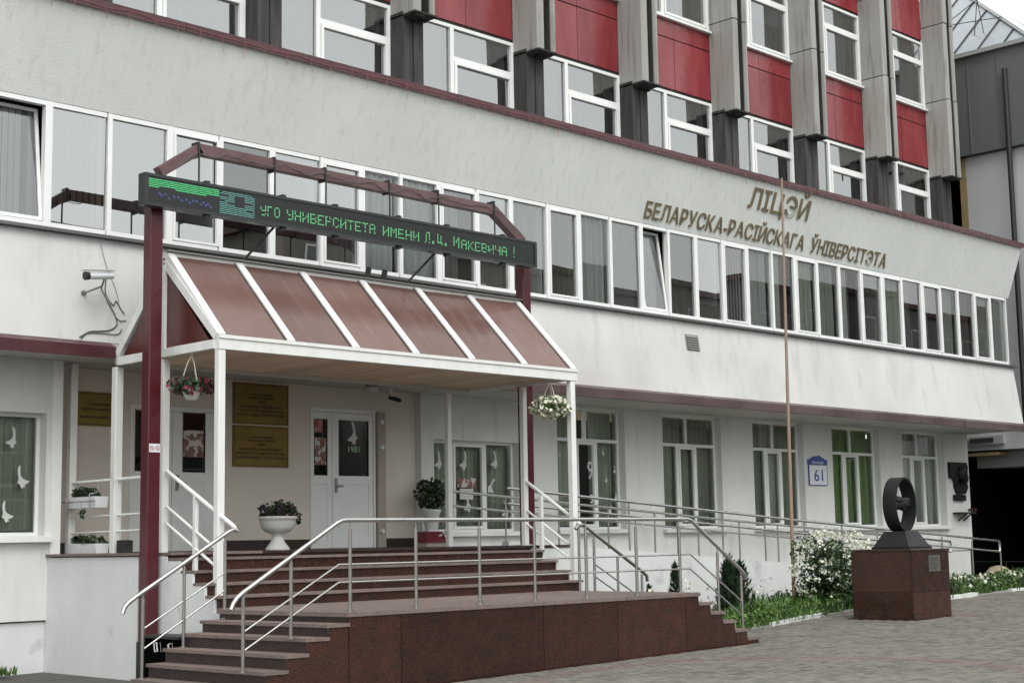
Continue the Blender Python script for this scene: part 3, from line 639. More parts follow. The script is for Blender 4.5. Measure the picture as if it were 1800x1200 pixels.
for i in range(5):
    for j, (y0, y1) in enumerate(((15.60,16.9),(16.903,18.655))):
        ya = 15.90 if i == 0 and j == 0 and False else y0
        b = MB()
        if i == 0 and j == 0: b.prism([(9.62,15.90,1.415),(9.89,15.90,1.415),(9.89,15.60,1.415),(11.197,15.60,1.415),(11.197,16.9,1.415),(9.62,16.9,1.415)], (0,0,.03))
        else: b.box(PX[i]+.0015, PX[i+1]-.0015, y0, y1, 1.415, 1.445)
        b.build('floor_slab', M['riser' if i else 'tread'], ST)

# ------------------------------------------------------------------ wheelchair ramp
RP = thing('wheelchair_ramp', (24,17.8,.5), 'white walled wheelchair ramp running down along the facade', 'ramp')
def rz(x): return max(1.44-.066*(x-16.92), gz(x)+.02)
b = MB(); N = 12; x0, x1 = 16.93, 32.6
pl = [(x0+(x1-x0)*i/N, 0) for i in range(N+1)]
b.prism([(x0,17.08,gz(x0)-.3)]+[(x1,17.08,gz(x1)-.3)]+[(x0+(x1-x0)*i/N,17.08,rz(x0+(x1-x0)*i/N)+.07) for i in range(N,-1,-1)], (0,.14,0)); b.build('ramp_side_wall', M['podium'], RP)
b = MB(); b.prism([(x0,17.225,gz(x0)-.3),(x1,17.225,gz(x1)-.3)]+[(x0+(x1-x0)*i/N,17.225,rz(x0+(x1-x0)*i/N)) for i in range(N,-1,-1)], (0,1.47,0)); b.build('ramp_deck', M['kerb_grey'], RP)

# ------------------------------------------------------------------ railings
def bend(p, q, r, n=5):
    return p
def railing(name, label, parts, group=None, loc=(0,0,0), matn='steel', dull='steel_dull', rr=(.024,.0105,.019), cat='railing', sq=False):
    """parts: handrail polylines, mid-rail polylines, posts (x,y,z0,z1)"""
    T = thing(name, loc, label, cat, group)
    for pl in parts[0]: b = MB(); b.tube(pl, rr[0], 10); b.build('handrail', M[matn], T)
    for pl in parts[1]: b = MB(); b.tube(pl, rr[1], 8); b.build('mid_rail', M[matn], T)
    for (x, y, za, zb, *top) in parts[2]:
        b = MB()
        if sq: b.box(x-rr[2], x+rr[2], y-rr[2], y+rr[2], za, zb)
        else:
            b.tube([(x,y,za),(x,y,zb)], rr[2], 10)
            if top: b.tube([(x,y,zb),(x,y,top[0])], .008, 6); b.tube([(x,y,za),(x,y,za+.012)], .042, 10)
        b.build('post', M[dull], T)
    return T
def sl(x0, z0, x1, z1, x): return z0+(z1-z0)*(x-x0)/(x1-x0)
y = 12.42; hz = 1.745
top = [(8.55,y,.90),(8.575,y,.955),(8.62,y,1.01),(8.70,y,1.065),(9.84,y,hz-.025),(9.90,y,hz),(9.97,y,hz+.006),(15.56,y,hz+.006),(15.63,y,hz-.01),(16.66,y,1.075),(16.73,y,1.02),(16.76,y,.95)]
posts = [(8.69,y,.30,1.02,1.06)]+[(9.26,y,.59,1.34,1.40)]+[(x,y,LZ,1.66,1.74) for x in (10.01,10.91,11.85,12.73,13.61,14.53,15.38)]+[(16.16,y,.44,1.32,1.40),(16.66,y,.20,1.0,1.06)]
mids = [[(8.69,y,.68),(9.86,y,1.30),(15.60,y,1.30),(16.66,y,.66)],[(8.69,y,.50),(9.86,y,1.12),(15.58,y,1.12),(16.66,y,.48)]]
railing('handrail_fence', 'long steel handrail along the front edge of the granite landing', ([top], mids, posts), loc=(12,y,LZ))
y = 14.24
railing('handrail_fence', 'short steel handrail on the left side of the lower steps beside the red post',
        ([[(8.46,y,.83),(8.48,y,.89),(8.52,y,.935),(8.62,y,1.0),(9.76,y,1.66),(9.83,y,1.69),(9.88,y,1.67)]],
         [[(8.72,y,.67),(9.72,y,1.22)],[(8.72,y,.46),(9.72,y,1.03)]], [(8.70,y,.15,.98,1.03),(9.20,y,.44,1.30,1.34),(9.72,y,.72,1.56,1.64)]), loc=(9.2,y,.3))
y = 14.42
railing('handrail_fence', 'dark steel handrail on the far side of the right hand steps by the ramp wall',
        ([[(15.60,y,1.66),(15.66,y,1.71),(15.75,y,1.72),(17.02,y,1.03),(17.09,y,.98),(17.10,y,.90)]],
         [[(15.98,y,1.17),(17.05,y,.62)],[(15.98,y,1.0),(17.05,y,.46)]], [(15.66,y,LZ,1.68),(15.97,y,.69,1.52,1.58),(16.46,y,.44,1.27),(16.98,y,.15,1.0,1.04)]), loc=(16.3,y,.5), matn='steel_dull')
x = 10.05
def wrail(x, lab, ya, za, yb, zb, posts):
    f = lambda yy, d: za-d+(zb-za)*(yy-ya)/(yb-ya)
    return railing('handrail_fence', lab, ([[(x,ya,za),(x,yb,zb),(x,yb-.04,zb-.05)]], [[(x,ya,f(ya,.42)),(x,yb+.35,f(yb+.35,.42))],[(x,ya,f(ya,.62)),(x,yb+.35,f(yb+.35,.62))]], posts),
            loc=(x,15.3,1.2), matn='white_paint', dull='white_paint', rr=(.026,.018,.024), sq=True)
wrail(10.05, 'white painted sloping handrail on the left side of the upper steps', 15.95, 2.41, 14.56, 1.73, [(10.05,15.33,1.235,2.11)])
wrail(16.05, 'white painted sloping handrail on the right side of the upper steps', 15.86, 2.41, 14.62, 1.66, [(15.99,15.45,1.382,2.16)])
x = 10.05
railing('guard_rail', 'white railing at the left edge of the porch carrying the flower boxes',
        ([[(x,18.2,2.355),(x,16.05,2.365)]], [[(x,18.2,1.91),(x,16.05,1.925)],[(x,18.2,1.705),(x,16.05,1.725)]], []), loc=(x,17,1.45), matn='white_paint', rr=(.022,.014,.02))
# ramp rails
def ramp_rail(y, xa, xb, xs, label):
    T = [[(x, y, rz(x)+.90) for x in (xa, (xa+xb)/2, xb)]]
    e = T[0][-1]; T[0] += [(xb+.03,y,e[2]-.04),(xb+.03,y,e[2]-.20),(xb-.01,y,e[2]-.24)]
    Mi = [[(x, y, rz(x)+.66) for x in (xa, (xa+xb)/2, xb)]]
    return railing('ramp_handrail', label, (T, Mi, [(x, y, rz(x)+(.05 if y < 17.2 else -.02), rz(x)+.89) for x in xs]), loc=(24,y,.9), rr=(.024,.02,.0165))
ramp_rail(17.15, 16.98, 32.85, [17.3+1.3*i for i in range(13)], 'outer steel rail of the ramp, standing on its low white wall')
ramp_rail(18.42, 16.30, 32.9, [16.9+1.3*i for i in range(13)], 'inner steel rail of the ramp, close to the ground floor windows')

# ------------------------------------------------------------------ glazed canopy
CN = thing('entrance_canopy', (13.05,16,1.4), 'white framed gabled canopy with bronze roof panes over the entrance', 'canopy')
def post(x, y, z0, z1, w=.095): P1('post', M['white_paint'], CN, x-w/2, x+w/2, y-w/2, y+w/2, z0, z1, .008, fn='bbox')
post(10.05,14.85,.717,3.775); post(16.03,14.85,.957,3.775); post(10.05,16.03,1.446,3.775,.10); post(16.05,15.84,1.446,3.775,.085)
post(10.05,17.12,1.446,3.775,.11); post(15.74,17.15,1.446,3.775,.085); post(10.05,18.24,1.446,3.93,.10)
X0, X1 = 10.02, 16.10; E0, RY, E1 = 14.82, 15.99, 17.07; ZE, ZR = 3.915, 5.05
b = MB(); b.box(X0-.02, X1+.02, 14.795, 14.895, 3.777, 3.90); b.build('eave_beam', M['white_paint'], CN)
b = MB(); b.box(X0-.02, X1+.02, 14.78, 14.86, 3.903, 3.945); b.build('eave_trim', M['white_paint'], CN)
b = MB(); b.box(X0-.015, X1+.015, 17.02, 17.10, 3.80, 3.90); b.build('rear_beam', M['soffit'], CN)
for xx, s in ((X0, 1), (X1, -1)):
    b = MB(); b.box(xx-.035, xx+.035, 14.897, 17.018, 3.79, 3.895); b.build('side_beam', M['white_paint'], CN)
b = MB(); b.box(X0-.03, X1+.03, RY-.05, RY+.05, ZR-.04, ZR+.035); b.build('ridge_beam', M['white_paint'], CN)
b = MB(); b.box(X0-.03, X1+.03, RY-.10, RY+.06, ZR+.038, ZR+.052); b.build('ridge_flashing', M['steel_dull'], CN)
nb = 6
for i in range(nb+1):
    x = X0+.03+(X1-X0-.06)*i/nb
    for (ya, yb) in ((E0, RY-.03), (E1, RY+.03)):
        d = 1 if yb > ya else -1
        b = MB(); b.beam((x,ya+.02*d,ZE+.02),(x,yb-.01*d,ZR-.01), .105, .075, up=(0,-d,1)); b.beam((x,ya+.02*d,ZE+.066),(x,yb-.01*d,ZR+.036), .045, .02, up=(0,-d,1)); b.build('rafter', M['white_paint'], CN)
for i in range(nb):
    xa = X0+.03+(X1-X0-.06)*i/nb+.055; xb = X0+.03+(X1-X0-.06)*(i+1)/nb-.055
    for (ya, yb) in ((E0+.02, RY-.05), (E1-.02, RY+.05)):
        b = MB(); b.prism([(xa,ya,ZE+.022),(xb,ya,ZE+.022),(xb,yb,ZR-.022),(xa,yb,ZR-.022)], (0,0,.012))
        b.box(xb-.014, xb, min(ya,yb), max(ya,yb), 0, .01, 1)
        n = len(b.v)
        for v in range(n-8, n):
            xx, yy, zz = b.v[v]; b.v[v] = (xx, yy, ZE+.037+(ZR-ZE-.044)*(yy-ya)/(yb-ya)+zz)
        b.v[:8] = [(q[0], q[1], q[2]+random.uniform(-.006,.006)) for q in b.v[:8]]
        b.build('roof_pane', [M['poly'], M['polyend']], CN)
for xx in (X0, X1):
    for (ya, yb) in ((14.86, RY), (17.05, RY)):
        b = MB(); b.beam((xx,ya,3.93),(xx,yb,ZR-.09), .06, .10, up=(0,-1 if yb > ya else 1,1)); b.build('gable_rail', M['white_paint'], CN)
    b = MB(); b.box(xx-.04, xx+.04, RY-.045, RY+.045, 3.897, ZR-.12); b.build('gable_post', M['white_paint'], CN)
    for (ya, yb) in ((15.02, RY-.05), (16.92, RY+.05)):
        b = MB(); b.prism([(xx-.006,ya,3.9),(xx-.006,yb,3.9),(xx-.006,yb,ZR-.22)], (.012,0,0)); b.build('gable_pane', M['poly_dark'], CN)
n = 40
for i in range(n):
    x = X0+.045+(X1-X0-.09)*i/n; w_ = (X1-X0-.09)/n
    P1('ceiling_board', M['wood'], CN, x+.003, x+w_-.003, 14.90, 17.26, 3.845+random.uniform(-.002,.002), 3.862)
b = MB(); b.box(X0+.05, X1-.05, 14.91, 17.0, 3.864, 3.87); b.build('ceiling_backing', M['dark'], CN)

# ------------------------------------------------------------------ red gantry and the moving-text sign
GT = thing('sign_gantry', (13,15.85,0), 'dark red steel gantry standing over the canopy and carrying the text sign', 'gantry')
P1('post', M['red_paint'], GT, 9.655, 9.825, 15.74, 15.91, -.1, 5.98, .012, fn='bbox')
P1('post', M['red_paint'], GT, 16.142, 16.31, 15.88, 16.05, 1.446, 5.98, .012, fn='bbox')
P1('post_base', M['iron'], GT, 9.645, 9.835, 15.73, 15.922, -.1, .42)
b = MB(); b.box(16.13-.06, 16.36, 15.82, 16.11, 1.446, 1.458); b.build('post_base', M['white_paint'], GT)
ay = 15.83
P1('arch_member', M['mauve'], GT, (9.80,ay,6.02), (10.36,ay,6.405), .13, .13, (0,-1,0), fn='beam')
P1('arch_member', M['mauve'], GT, (10.34,ay,6.40), (15.48,ay,6.36), .13, .135, fn='beam')
P1('arch_member', M['mauve'], GT, (15.46,ay,6.36), (16.14,ay+.08,5.98), .13, .13, (0,-1,0), fn='beam')
for x in (11.48, 12.31, 13.42, 14.33, 15.44, 10.33):
    b = MB(); b.box(x-.018, x+.018, ay-.072, ay+.072, 6.29, 6.485); b.tube([(x,ay-.075,6.45),(x,ay-.075,5.92)], .012, 6); b.build('hanger', M['iron'], GT)
for (xa, xb) in ((11.49,11.13),(14.27,13.88)):
    b = MB(); b.tube([(xa,15.72,5.60),(xb,RY-.02,5.10)], .018, 6); b.build('strut', M['iron'], GT)
for x in (13.17, 13.46):
    b = MB(); b.beam((x,RY-.03,5.10),(x+.04,RY-.03,5.26), .05, .06); b.build('bracket', M['iron'], GT)
b = MB(); q = []
for i in range(60):
    x = 10.0+6*i/59; q.append((x, ay-.085+random.uniform(-.012,.012), 6.36+.03*math.sin(i*.9)+random.uniform(-.03,.03) if 10.35 < x < 15.45 else (6.1+(x-10.0)*.8 if x < 10.4 else 6.36-(x-15.45)*.55)))
b.tube(q, .006, 4); b.build('wrapped_wire', M['cable'], GT)
SG = thing('led_sign', (12.8,15.6,5.5), 'long black moving-text sign with green letters above the canopy', 'sign')
SX0, SX1, SZ0, SZ1, SY = 9.45, 16.12, 5.535, 5.925, 15.56
b = MB(); b.box(SX0, SX1, SY+.012, SY+.14, SZ0, SZ1); b.build('sign_case', M['led_black'], SG)
b = MB(); b.box(SX0, SX0+.045, SY-.004, SY+.012, SZ0, SZ1); b.box(SX1-.045, SX1, SY-.004, SY+.012, SZ0, SZ1); b.box(SX0+.045, SX1-.045, SY-.003, SY+.012, SZ0, SZ0+.035); b.box(SX0+.045, SX1-.045, SY-.003, SY+.012, SZ1-.035, SZ1); b.build('sign_bezel', M['led_black'], SG)
b = MB(); b.quad((SX0+.045,SY+.009,SZ0+.035),(SX1-.045,SY+.009,SZ0+.035),(SX1-.045,SY+.009,SZ1-.035),(SX0+.045,SY+.009,SZ1-.035)); b.build('sign_screen', M['led_face'], SG)
for x in (10.35,11.5,12.35,13.45,14.35,15.45):
    for zz in (SZ1, SZ0-.035): P1('mounting_lug', M['iron'], SG, x-.03, x+.03, SY+.02, SY+.10, zz, zz+.035)
yl = SY+.006
g, t, u = MB(), MB(), MB()
for r in range(5):
    z = 5.768+.0225*r
    x = 9.51
    while x < 10.48:
        L = random.uniform(.10,.30)
        if random.random() < .93: g.quad((x,yl,z-.0055),(min(x+L,10.5),yl,z-.0055),(min(x+L,10.5),yl,z+.0055),(x,yl,z+.0055), 0)
        x += L+.008
for r in range(13):                                             # round emblem made of lit rows, with a dark hole
    z = 5.587+.0222*r
    segs = [(10.51,10.73),(10.88,11.03)] if 5.69 < z < 5.82 else [(10.51,11.03)]
    if r == 12: segs = [(10.55,10.98)]
    for (xa, xb) in segs:
        x = xa
        while x < xb-.01:
            L = random.uniform(.05,.14)
            if random.random() < .88: t.quad((x,yl,z-.0038),(min(x+L,xb),yl,z-.0038),(min(x+L,xb),yl,z+.0038),(x,yl,z+.0038))
            x += L+.008
FONT = {'У':'10001 10001 10001 01111 00001 00001 01110','Г':'11111 10000 10000 10000 10000 10000 10000','О':'01110 10001 10001 10001 10001 10001 01110','Н':'10001 10001 10001 11111 10001 10001 10001',
 'И':'10001 10001 10011 10101 11001 10001 10001','В':'11110 10001 10001 11110 10001 10001 11110','Е':'11111 10000 10000 11110 10000 10000 11111','Р':'11110 10001 10001 11110 10000 10000 10000','С':'01110 10001 10000 10000 10000 10001 01110',
 'Т':'11111 00100 00100 00100 00100 00100 00100','А':'01110 10001 10001 11111 10001 10001 10001','М':'10001 11011 10101 10101 10001 10001 10001','Л':'00111 01001 01001 01001 01001 01001 10001','Ц':'10010 10010 10010 10010 10010 11111 00001',
 'К':'10001 10010 10100 11000 10100 10010 10001','Ч':'10001 10001 10001 01111 00001 00001 00001','!':'00100 00100 00100 00100 00100 00000 00100','.':'00000 00000 00000 00000 00000 01100 01100'}
def dots(b, word, x0, x1, z0, z1, s):
    n = len(word); cell = (x1-x0)/n; px = cell/6.0; pz = (z1-z0)/7.0
    for i, ch in enumerate(word):
        for r, row in enumerate(FONT[ch].split()):
            for c, bit in enumerate(row):
                if bit == '1' and random.random() < .95:
                    x = x0+i*cell+(c+.5)*px; z = z1-(r+.5)*pz
                    b.quad((x-px*s,yl,z-pz*s*.75),(x+px*s,yl,z-pz*s*.75),(x+px*s,yl,z+pz*s*.75),(x-px*s,yl,z+pz*s*.75))
d = MB()
for wd, xa, xb, hh in (('УГО',11.12,11.44,.135),('УНИВЕРСИТЕТА',11.53,13.02,.135),('ИМЕНИ',13.13,13.81,.135),('Л.Ц.',13.89,14.36,.16),('М',14.43,14.57,.16),('АКЕВИЧА',14.58,15.52,.135),('!',15.60,15.70,.16)): dots(d, wd, xa, xb, 5.635, 5.635+hh, .40)
g.build('green_bar', M['led_green'], SG, kind='stuff'); t.build('emblem', M['led_teal'], SG, kind='stuff'); d.build('moving_text', M['led_text'], SG, kind='stuff')
for x, zc in [(9.66,5.70),(9.69,5.68),(9.74,5.70),(9.79,5.66),(9.86,5.69),(9.92,5.69),(9.97,5.66),(10.03,5.68),(10.08,5.65),(10.13,5.68),(10.18,5.68),(10.24,5.65),(10.28,5.68),(10.31,5.65),(10.34,5.67),(10.38,5.64)]:
    for q in range(2): u.quad((x-.018,yl,zc-.003-.014*q),(x+.016,yl,zc-.003-.014*q),(x+.016,yl,zc+.003-.014*q),(x-.018,yl,zc+.003-.014*q))
u.build('blue_text', M['led_blue'], SG, kind='stuff')

# ------------------------------------------------------------------ letters on the parapet
def wall_letters(name, label, body, x0, x1, zb, h, gaps):
    T = thing(name, (x0, 17.3, zb), label, 'lettering')
    ws = []
    for ch in body:
        if ch == ' ': ws.append(.42); continue
        _, _, a, c = text_geo(ch, 1.0, .0, .010); ws.append(c-a)
    tot = sum(ws)+gaps*(len(body)-1); k = (x1-x0)/tot; kz = h/.76; x = x0
    for ch, wd in zip(body, ws):
        if ch != ' ':
            vs, fs, a, c = text_geo(ch, 1.0, .0, .010)
            vs, fs, a, c = text_geo(ch, 1.0, .008/kz, .010)
            b = MB(); pts = []
            for v in vs:
                up = v[1]*kz; z = zb+up*.945; yw = 17.46-(z-7.17)*.354
                o = .014+v[2]*kz
                pts.append((x+(v[0]-a)*k, yw-o*.94-.004, z-o*.33))
            b.add(pts, fs); b.build('letter', M['gold'], T)
        x += (wd+gaps)*k
    return T
wall_letters('facade_lettering', 'large bronze word ЛІЦЭЙ on the parapet, the upper line', 'ЛІЦЭЙ', 23.72, 25.72, 7.84, .42, .12)
wall_letters('facade_lettering', 'smaller bronze line БЕЛАРУСКА-РАСІЙСКАГА ЎНІВЕРСІТЭТА on the parapet below', 'БЕЛАРУСКА-РАСІЙСКАГА ЎНІВЕРСІТЭТА', 20.83, 28.93, 7.27, .315, .10)

# ------------------------------------------------------------------ plaques, number and relief
def plaque(x0, x1, z0, z1, label, lines, emblem=True):
    T = thing('brass_plaque', ((x0+x1)/2, 18.68, z0), label, 'plaque')
    b = MB(); b.box(x0, x1, 18.672, 18.697, z0, z1, 0); f = .02
    b.box(x0+f, x1-f, 18.668, 18.672, z0+f, z0+f+.006, 1); b.box(x0+f, x1-f, 18.668, 18.672, z1-f-.006, z1-f, 1); b.box(x0+f, x0+f+.006, 18.668, 18.672, z0+f+.006, z1-f-.006, 1); b.box(x1-f-.006, x1-f, 18.668, 18.672, z0+f+.006, z1-f-.006, 1)
    b.build('plate', [M['brass'], M['ink']], T); t = MB()
    for (s, zz, h, wfrac) in lines:
        cx = (x0+x1)/2; W = (x1-x0)*wfrac; put_text(t, s, cx-W/2, cx+W/2, z0+zz*(z1-z0), h, 18.669, center=False)
    t.build('engraved_text', M['ink'], T, kind='stuff')
    if emblem:
        e = MB(); cx = (x0+x1)/2; zc = z0+.86*(z1-z0); e.tube([(cx,18.670,zc),(cx,18.664,zc)], .035, 12); e.build('emblem', M['gold'], T)
LN = [('УСТАНОВА АДУКАЦЫІ',.70,.028,.38),('РЭСПУБЛІКІ БЕЛАРУСЬ',.62,.028,.46),('ЛІЦЭЙ',.52,.032,.13),('БЕЛАРУСКА-РАСІЙСКАГА',.40,.036,.74),('УНІВЕРСІТЭТА МІНІСТЭРСТВА',.30,.036,.84),('АДУКАЦЫІ РЭСПУБЛІКІ',.20,.036,.86)]
plaque(12.87, 13.87, 3.29, 3.90, 'upper brass plaque with engraved text, between the two entrance doors', LN)
plaque(12.87, 13.87, 2.66, 3.27, 'lower brass plaque with engraved text, between the two entrance doors', [(s, z, h, min(.92, w*1.06)) for s, z, h, w in LN])
plaque(10.33, 11.02, 3.16, 3.62, 'single brass plaque with engraved text on the porch wall left of the doors', [('УСТАНОВА АДУКАЦЫІ',.60,.03,.5),('ЛІЦЭЙ БЕЛАРУСКА',.45,.034,.78),('РАСІЙСКАГА УНІВЕРСІТЭТА',.22,.034,.80)])
T = thing('house_number_sign', (27.9,18.69,2.6), 'white house number 61 plate with a blue top strip, between ground floor windows', 'sign')
b = MB(); b.box(27.60, 28.26, 18.672, 18.696, 2.60, 3.02); b.build('plate', M['sign_white'], T)
b = MB(); b.box(27.57, 28.29, 18.668, 18.696, 3.022, 3.14); b.prism([(27.62,18.670,3.142),(28.24,18.670,3.142),(28.06,18.670,3.20),(27.97,18.670,3.235),(27.90,18.670,3.20),(27.80,18.670,3.215)], (0,.02,0)); b.build('header', M['blue_sign'], T)
b = MB(); put_text(b, '61', 27.77, 28.10, 2.68, .26, 18.668); put_text(b, 'ВУЛІЦА', 27.72, 28.14, 3.05, .05, 18.665, m=1); b.box(27.585,27.60,18.668,18.697,2.585,3.018); b.box(28.26,28.275,18.668,18.697,2.585,3.018); b.box(27.60,28.26,18.668,18.697,2.585,2.598); b.build('digits', [M['blue_sign'], M['sign_white']], T)
T = thing('memorial_relief', (33.85,18.66,2.3), 'dark bronze memorial relief with a carved portrait on the end pier', 'relief')
b = MB(); out = [(33.42,3.22),(34.22,3.22),(34.27,3.12),(34.24,2.98),(34.28,2.84),(34.20,2.72),(34.24,2.62),(34.10,2.46),(33.74,2.46),(33.66,2.60),(33.62,2.80),(33.50,2.84),(33.42,2.84)]
b.prism([(x,18.59,z) for x, z in out], (0,.075,0)); b.build('slab', M['bronze_dark'], T)
b = MB(); b.lathe([(.01,-.17),(.10,-.14),(.13,-.02),(.135,.06),(.11,.15),(.03,.2)], (33.90,18.585,2.93), 12)
b.lathe([(.06,-.12),(.07,.0),(.2,-.0)][::-1], (33.90,18.60,2.76), 10); b.build('portrait', M['bronze_dark'], T)
b = MB(); b.box(33.60, 34.12, 18.60, 18.665, 2.30, 2.44); b.build('name_plate', M['bronze_dark'], T)
T = thing('flower_shelf', (33.9,18.5,2.0), 'small dark wall shelf with red flowers below the memorial relief', 'shelf')
b = MB(); b.box(33.55, 34.25, 18.42, 18.665, 1.98, 2.02); b.beam((33.8,18.66,1.82),(33.8,18.45,1.98), .03, .03); b.beam((34.05,18.66,1.82),(34.05,18.45,1.98), .03, .03); b.build('bracket', M['iron'], T)
b = MB(); leaf_cloud(b, 60, ell((34.1,18.45,2.07),(.2,.08,.05)), .07, [0,1]); b.build('flowers', [M['petal_red'], M['leaf_dark']], T)
T = thing('prohibition_sign', (9.74,15.735,2.6), 'small white no smoking sticker with red rings on the red gantry post', 'sign')
b = MB(); b.box(9.668, 9.815, 15.733, 15.738, 2.62, 2.72); b.build('plate', M['sign_white'], T)
b = MB()
for cx in (9.703, 9.778):
    n = 16; r0, r1 = .022, .031
    for i in range(n):
        a, c = 2*math.pi*i/n, 2*math.pi*(i+1)/n
        b.quad((cx+r0*math.cos(a),15.731,2.67+r0*math.sin(a)),(cx+r1*math.cos(a),15.731,2.67+r1*math.sin(a)),(cx+r1*math.cos(c),15.731,2.67+r1*math.sin(c)),(cx+r0*math.cos(c),15.731,2.67+r0*math.sin(c)))
    b.beam((cx-.016,15.730,2.686),(cx+.016,15.730,2.654), .007, .001, up=(0,1,0)); b.box(cx-.012, cx+.012, 15.7315, 15.7325, 2.667, 2.673, 1)
b.build('ring', [M['poster_red'], M['ink']], T)

# ------------------------------------------------------------------ cameras, cables, lights
T = thing('security_camera', (9.72,17.3,4.75), 'grey bullet security camera on the apron wall left of the canopy', 'security camera')
b = MB(); b.tube([(9.56,17.02,4.885),(9.62,17.02,4.89),(9.90,17.03,4.925)], .046, 12); b.build('body', M['plastic_white'], T)
b = MB(); b.tube([(9.505,17.018,4.878),(9.56,17.02,4.885)], [.056,.050], 12); b.build('lens_hood', M['iron'], T)
b = MB(); b.prism([(9.47,16.96,4.945),(9.47,17.08,4.945),(9.92,17.09,4.99),(9.92,16.97,4.99)], (0,0,.010)); b.build('sun_shield', M['plastic_white'], T)
b = MB(); b.tube([(9.78,17.03,4.86),(9.77,17.06,4.78),(9.69,17.25,4.73),(9.67,17.345,4.72)], .014, 8); b.tube([(9.67,17.325,4.72),(9.67,17.352,4.72)], .035, 10); b.build('bracket', M['steel_dull'], T)
def smooth(P, k=5):
    P = [Vector(q) for q in P]; P = [P[0]*2-P[1]]+P+[P[-1]*2-P[-2]]; o = []
    for i in range(1, len(P)-2):
        for s in range(k):
            t = s/k; a, b_, c, d = P[i-1], P[i], P[i+1], P[i+2]
            o.append(.5*((2*b_)+(c-a)*t+(2*a-5*b_+4*c-d)*t*t+(3*b_-a-3*c+d)*t**3))
    return o+[P[-2]]
def aw(z, o=.012): return 17.26+(z-4.10)*.1387-o
T = thing('wall_cables', (10,17.2,4.2), 'tangle of grey cables hanging on the apron wall beside the canopy', 'cables')
for pts, r in (([(9.86,17.15,4.90),(9.93,aw(4.80),4.80),(10.02,aw(4.62),4.62),(10.10,aw(4.47),4.47),(10.12,aw(4.35),4.35),(10.02,aw(4.27),4.27),(9.86,aw(4.24),4.24),(9.72,aw(4.22),4.22),(9.58,aw(4.14),4.14)], .008),
               ([(9.88,17.15,4.92),(9.98,aw(4.75),4.75),(10.08,aw(4.60),4.60),(10.13,aw(4.66),4.66),(10.19,aw(4.56),4.56),(10.24,aw(4.5),4.50)], .0075),
               ([(10.26,aw(4.42),4.42),(10.18,aw(4.40),4.40),(10.11,aw(4.44),4.44)], .006),
               ([(10.19,aw(4.30),4.30),(10.12,aw(4.22),4.22),(9.9,aw(4.215),4.215),(9.7,aw(4.20),4.20),(9.6,aw(4.12),4.12)], .006),
               ([(9.95,aw(5.4),5.40),(10.02,aw(5.1),5.1),(10.12,aw(4.85),4.85),(10.17,aw(4.65),4.65)], .0035)):
    b = MB(); b.tube(smooth(pts), r, 6); b.build('cable', M['cable'], T)
T = thing('porch_camera', (15.68,18.4,3.8), 'small grey security camera hanging under the porch ceiling by the right door', 'security camera')
b = MB(); b.tube([(15.64,18.4,3.932),(15.64,18.4,3.86)], .05, 10); b.tube([(15.64,18.4,3.87),(15.67,18.36,3.80)], .02, 8); b.build('bracket', M['plastic_white'], T)
b = MB(); b.tube([(15.66,18.42,3.80),(15.69,18.22,3.74)], .035, 10); b.tube([(15.69,18.22,3.74),(15.692,18.20,3.735)], .03, 10); b.build('body', M['iron'], T)
T = thing('porch_lamp', (14.95,18.0,3.9), 'round frosted lamp on the porch ceiling in front of the right door', 'lamp')
b = MB(); b.lathe([(.09,3.934),(.11,3.91),(.11,3.88)][::-1], (14.95,18.0,0), 16); b.build('base', M['steel_dull'], T)
b = MB(); b.lathe([(.02,3.80),(.07,3.82),(.10,3.86),(.105,3.879)], (14.95,18.0,0), 16); b.build('lamp_shade', M['sticker'], T)
T = thing('icicle_lights', (20,17,8.3), 'thin string of unlit icicle lights along the maroon coping', 'string lights')
b = MB(); pts = []; x = 4.0
while x < 33.5: pts.append((x, 16.975, 8.405+.012*math.sin(x*7)+random.uniform(-.008,.008))); x += .25
b.tube(pts, .004, 4, caps=False); b.build('wire', M['wire_red'], T)
b = MB(); x = 4.1
while x < 33.4:
    L = random.uniform(.10,.24); xx = x+random.uniform(-.05,.05); b.tube([(xx,16.972,8.40),(xx+random.uniform(-.02,.02),16.966,8.40-L)], .0035, 4, caps=False); x += .37
o = b.build('drop_wire', M['wire_red'], T); o['kind'] = 'stuff'

# ------------------------------------------------------------------ planters and baskets
def flowers(name, par, c, r, n, size, fm, lm, fn, fs):
    b = MB(); leaf_cloud(b, n, ell(c, r, .3), size, 0); b.build('foliage', M[lm], par)
    b = MB(); leaf_cloud(b, fn, ell(c, (r[0]*1.05,r[1]*1.05,r[2]*1.08), .85), fs, 0, aspect=.9); b.build('blossoms', M[fm], par)
T = thing('stone_urn', (12.45,17.0,1.445), 'white fluted urn planter with dark flowers standing at the top of the steps', 'planter')
us = .86; sc_ = lambda L: [(r*us, z*us) for r, z in L]
b = MB(); b.lathe(sc_([(.19,0),(.19,.03),(.17,.05),(.11,.13),(.085,.20),(.085,.225),(.105,.235),(.105,.25)]), (12.45,17.0,1.446), 24); b.build('foot', M['planter_white'], T)
b = MB(); b.lathe(sc_([(.10,.25),(.20,.285),(.255,.35),(.275,.43),(.283,.47),(.31,.485),(.315,.51),(.295,.525),(.265,.525),(.262,.47)]), (12.45,17.0,1.446), 40, flute=(1,3,.03)); b.build('bowl', M['planter_white'], T)
P1('soil', M['soil'], T, [(.222,0),(.224,.01)], (12.45,17.0,1.857), 20, fn='lathe')
flowers('', T, (12.46,17.0,1.96), (.27,.27,.15), 420, .075, 'petal_purple', 'leaf_dark', 90, .05)
b = MB(); leaf_cloud(b, 40, ell((12.68,16.86,1.86),(.05,.05,.10)), .06); b.build('trailing_stem', M['leaf_dark'], T)
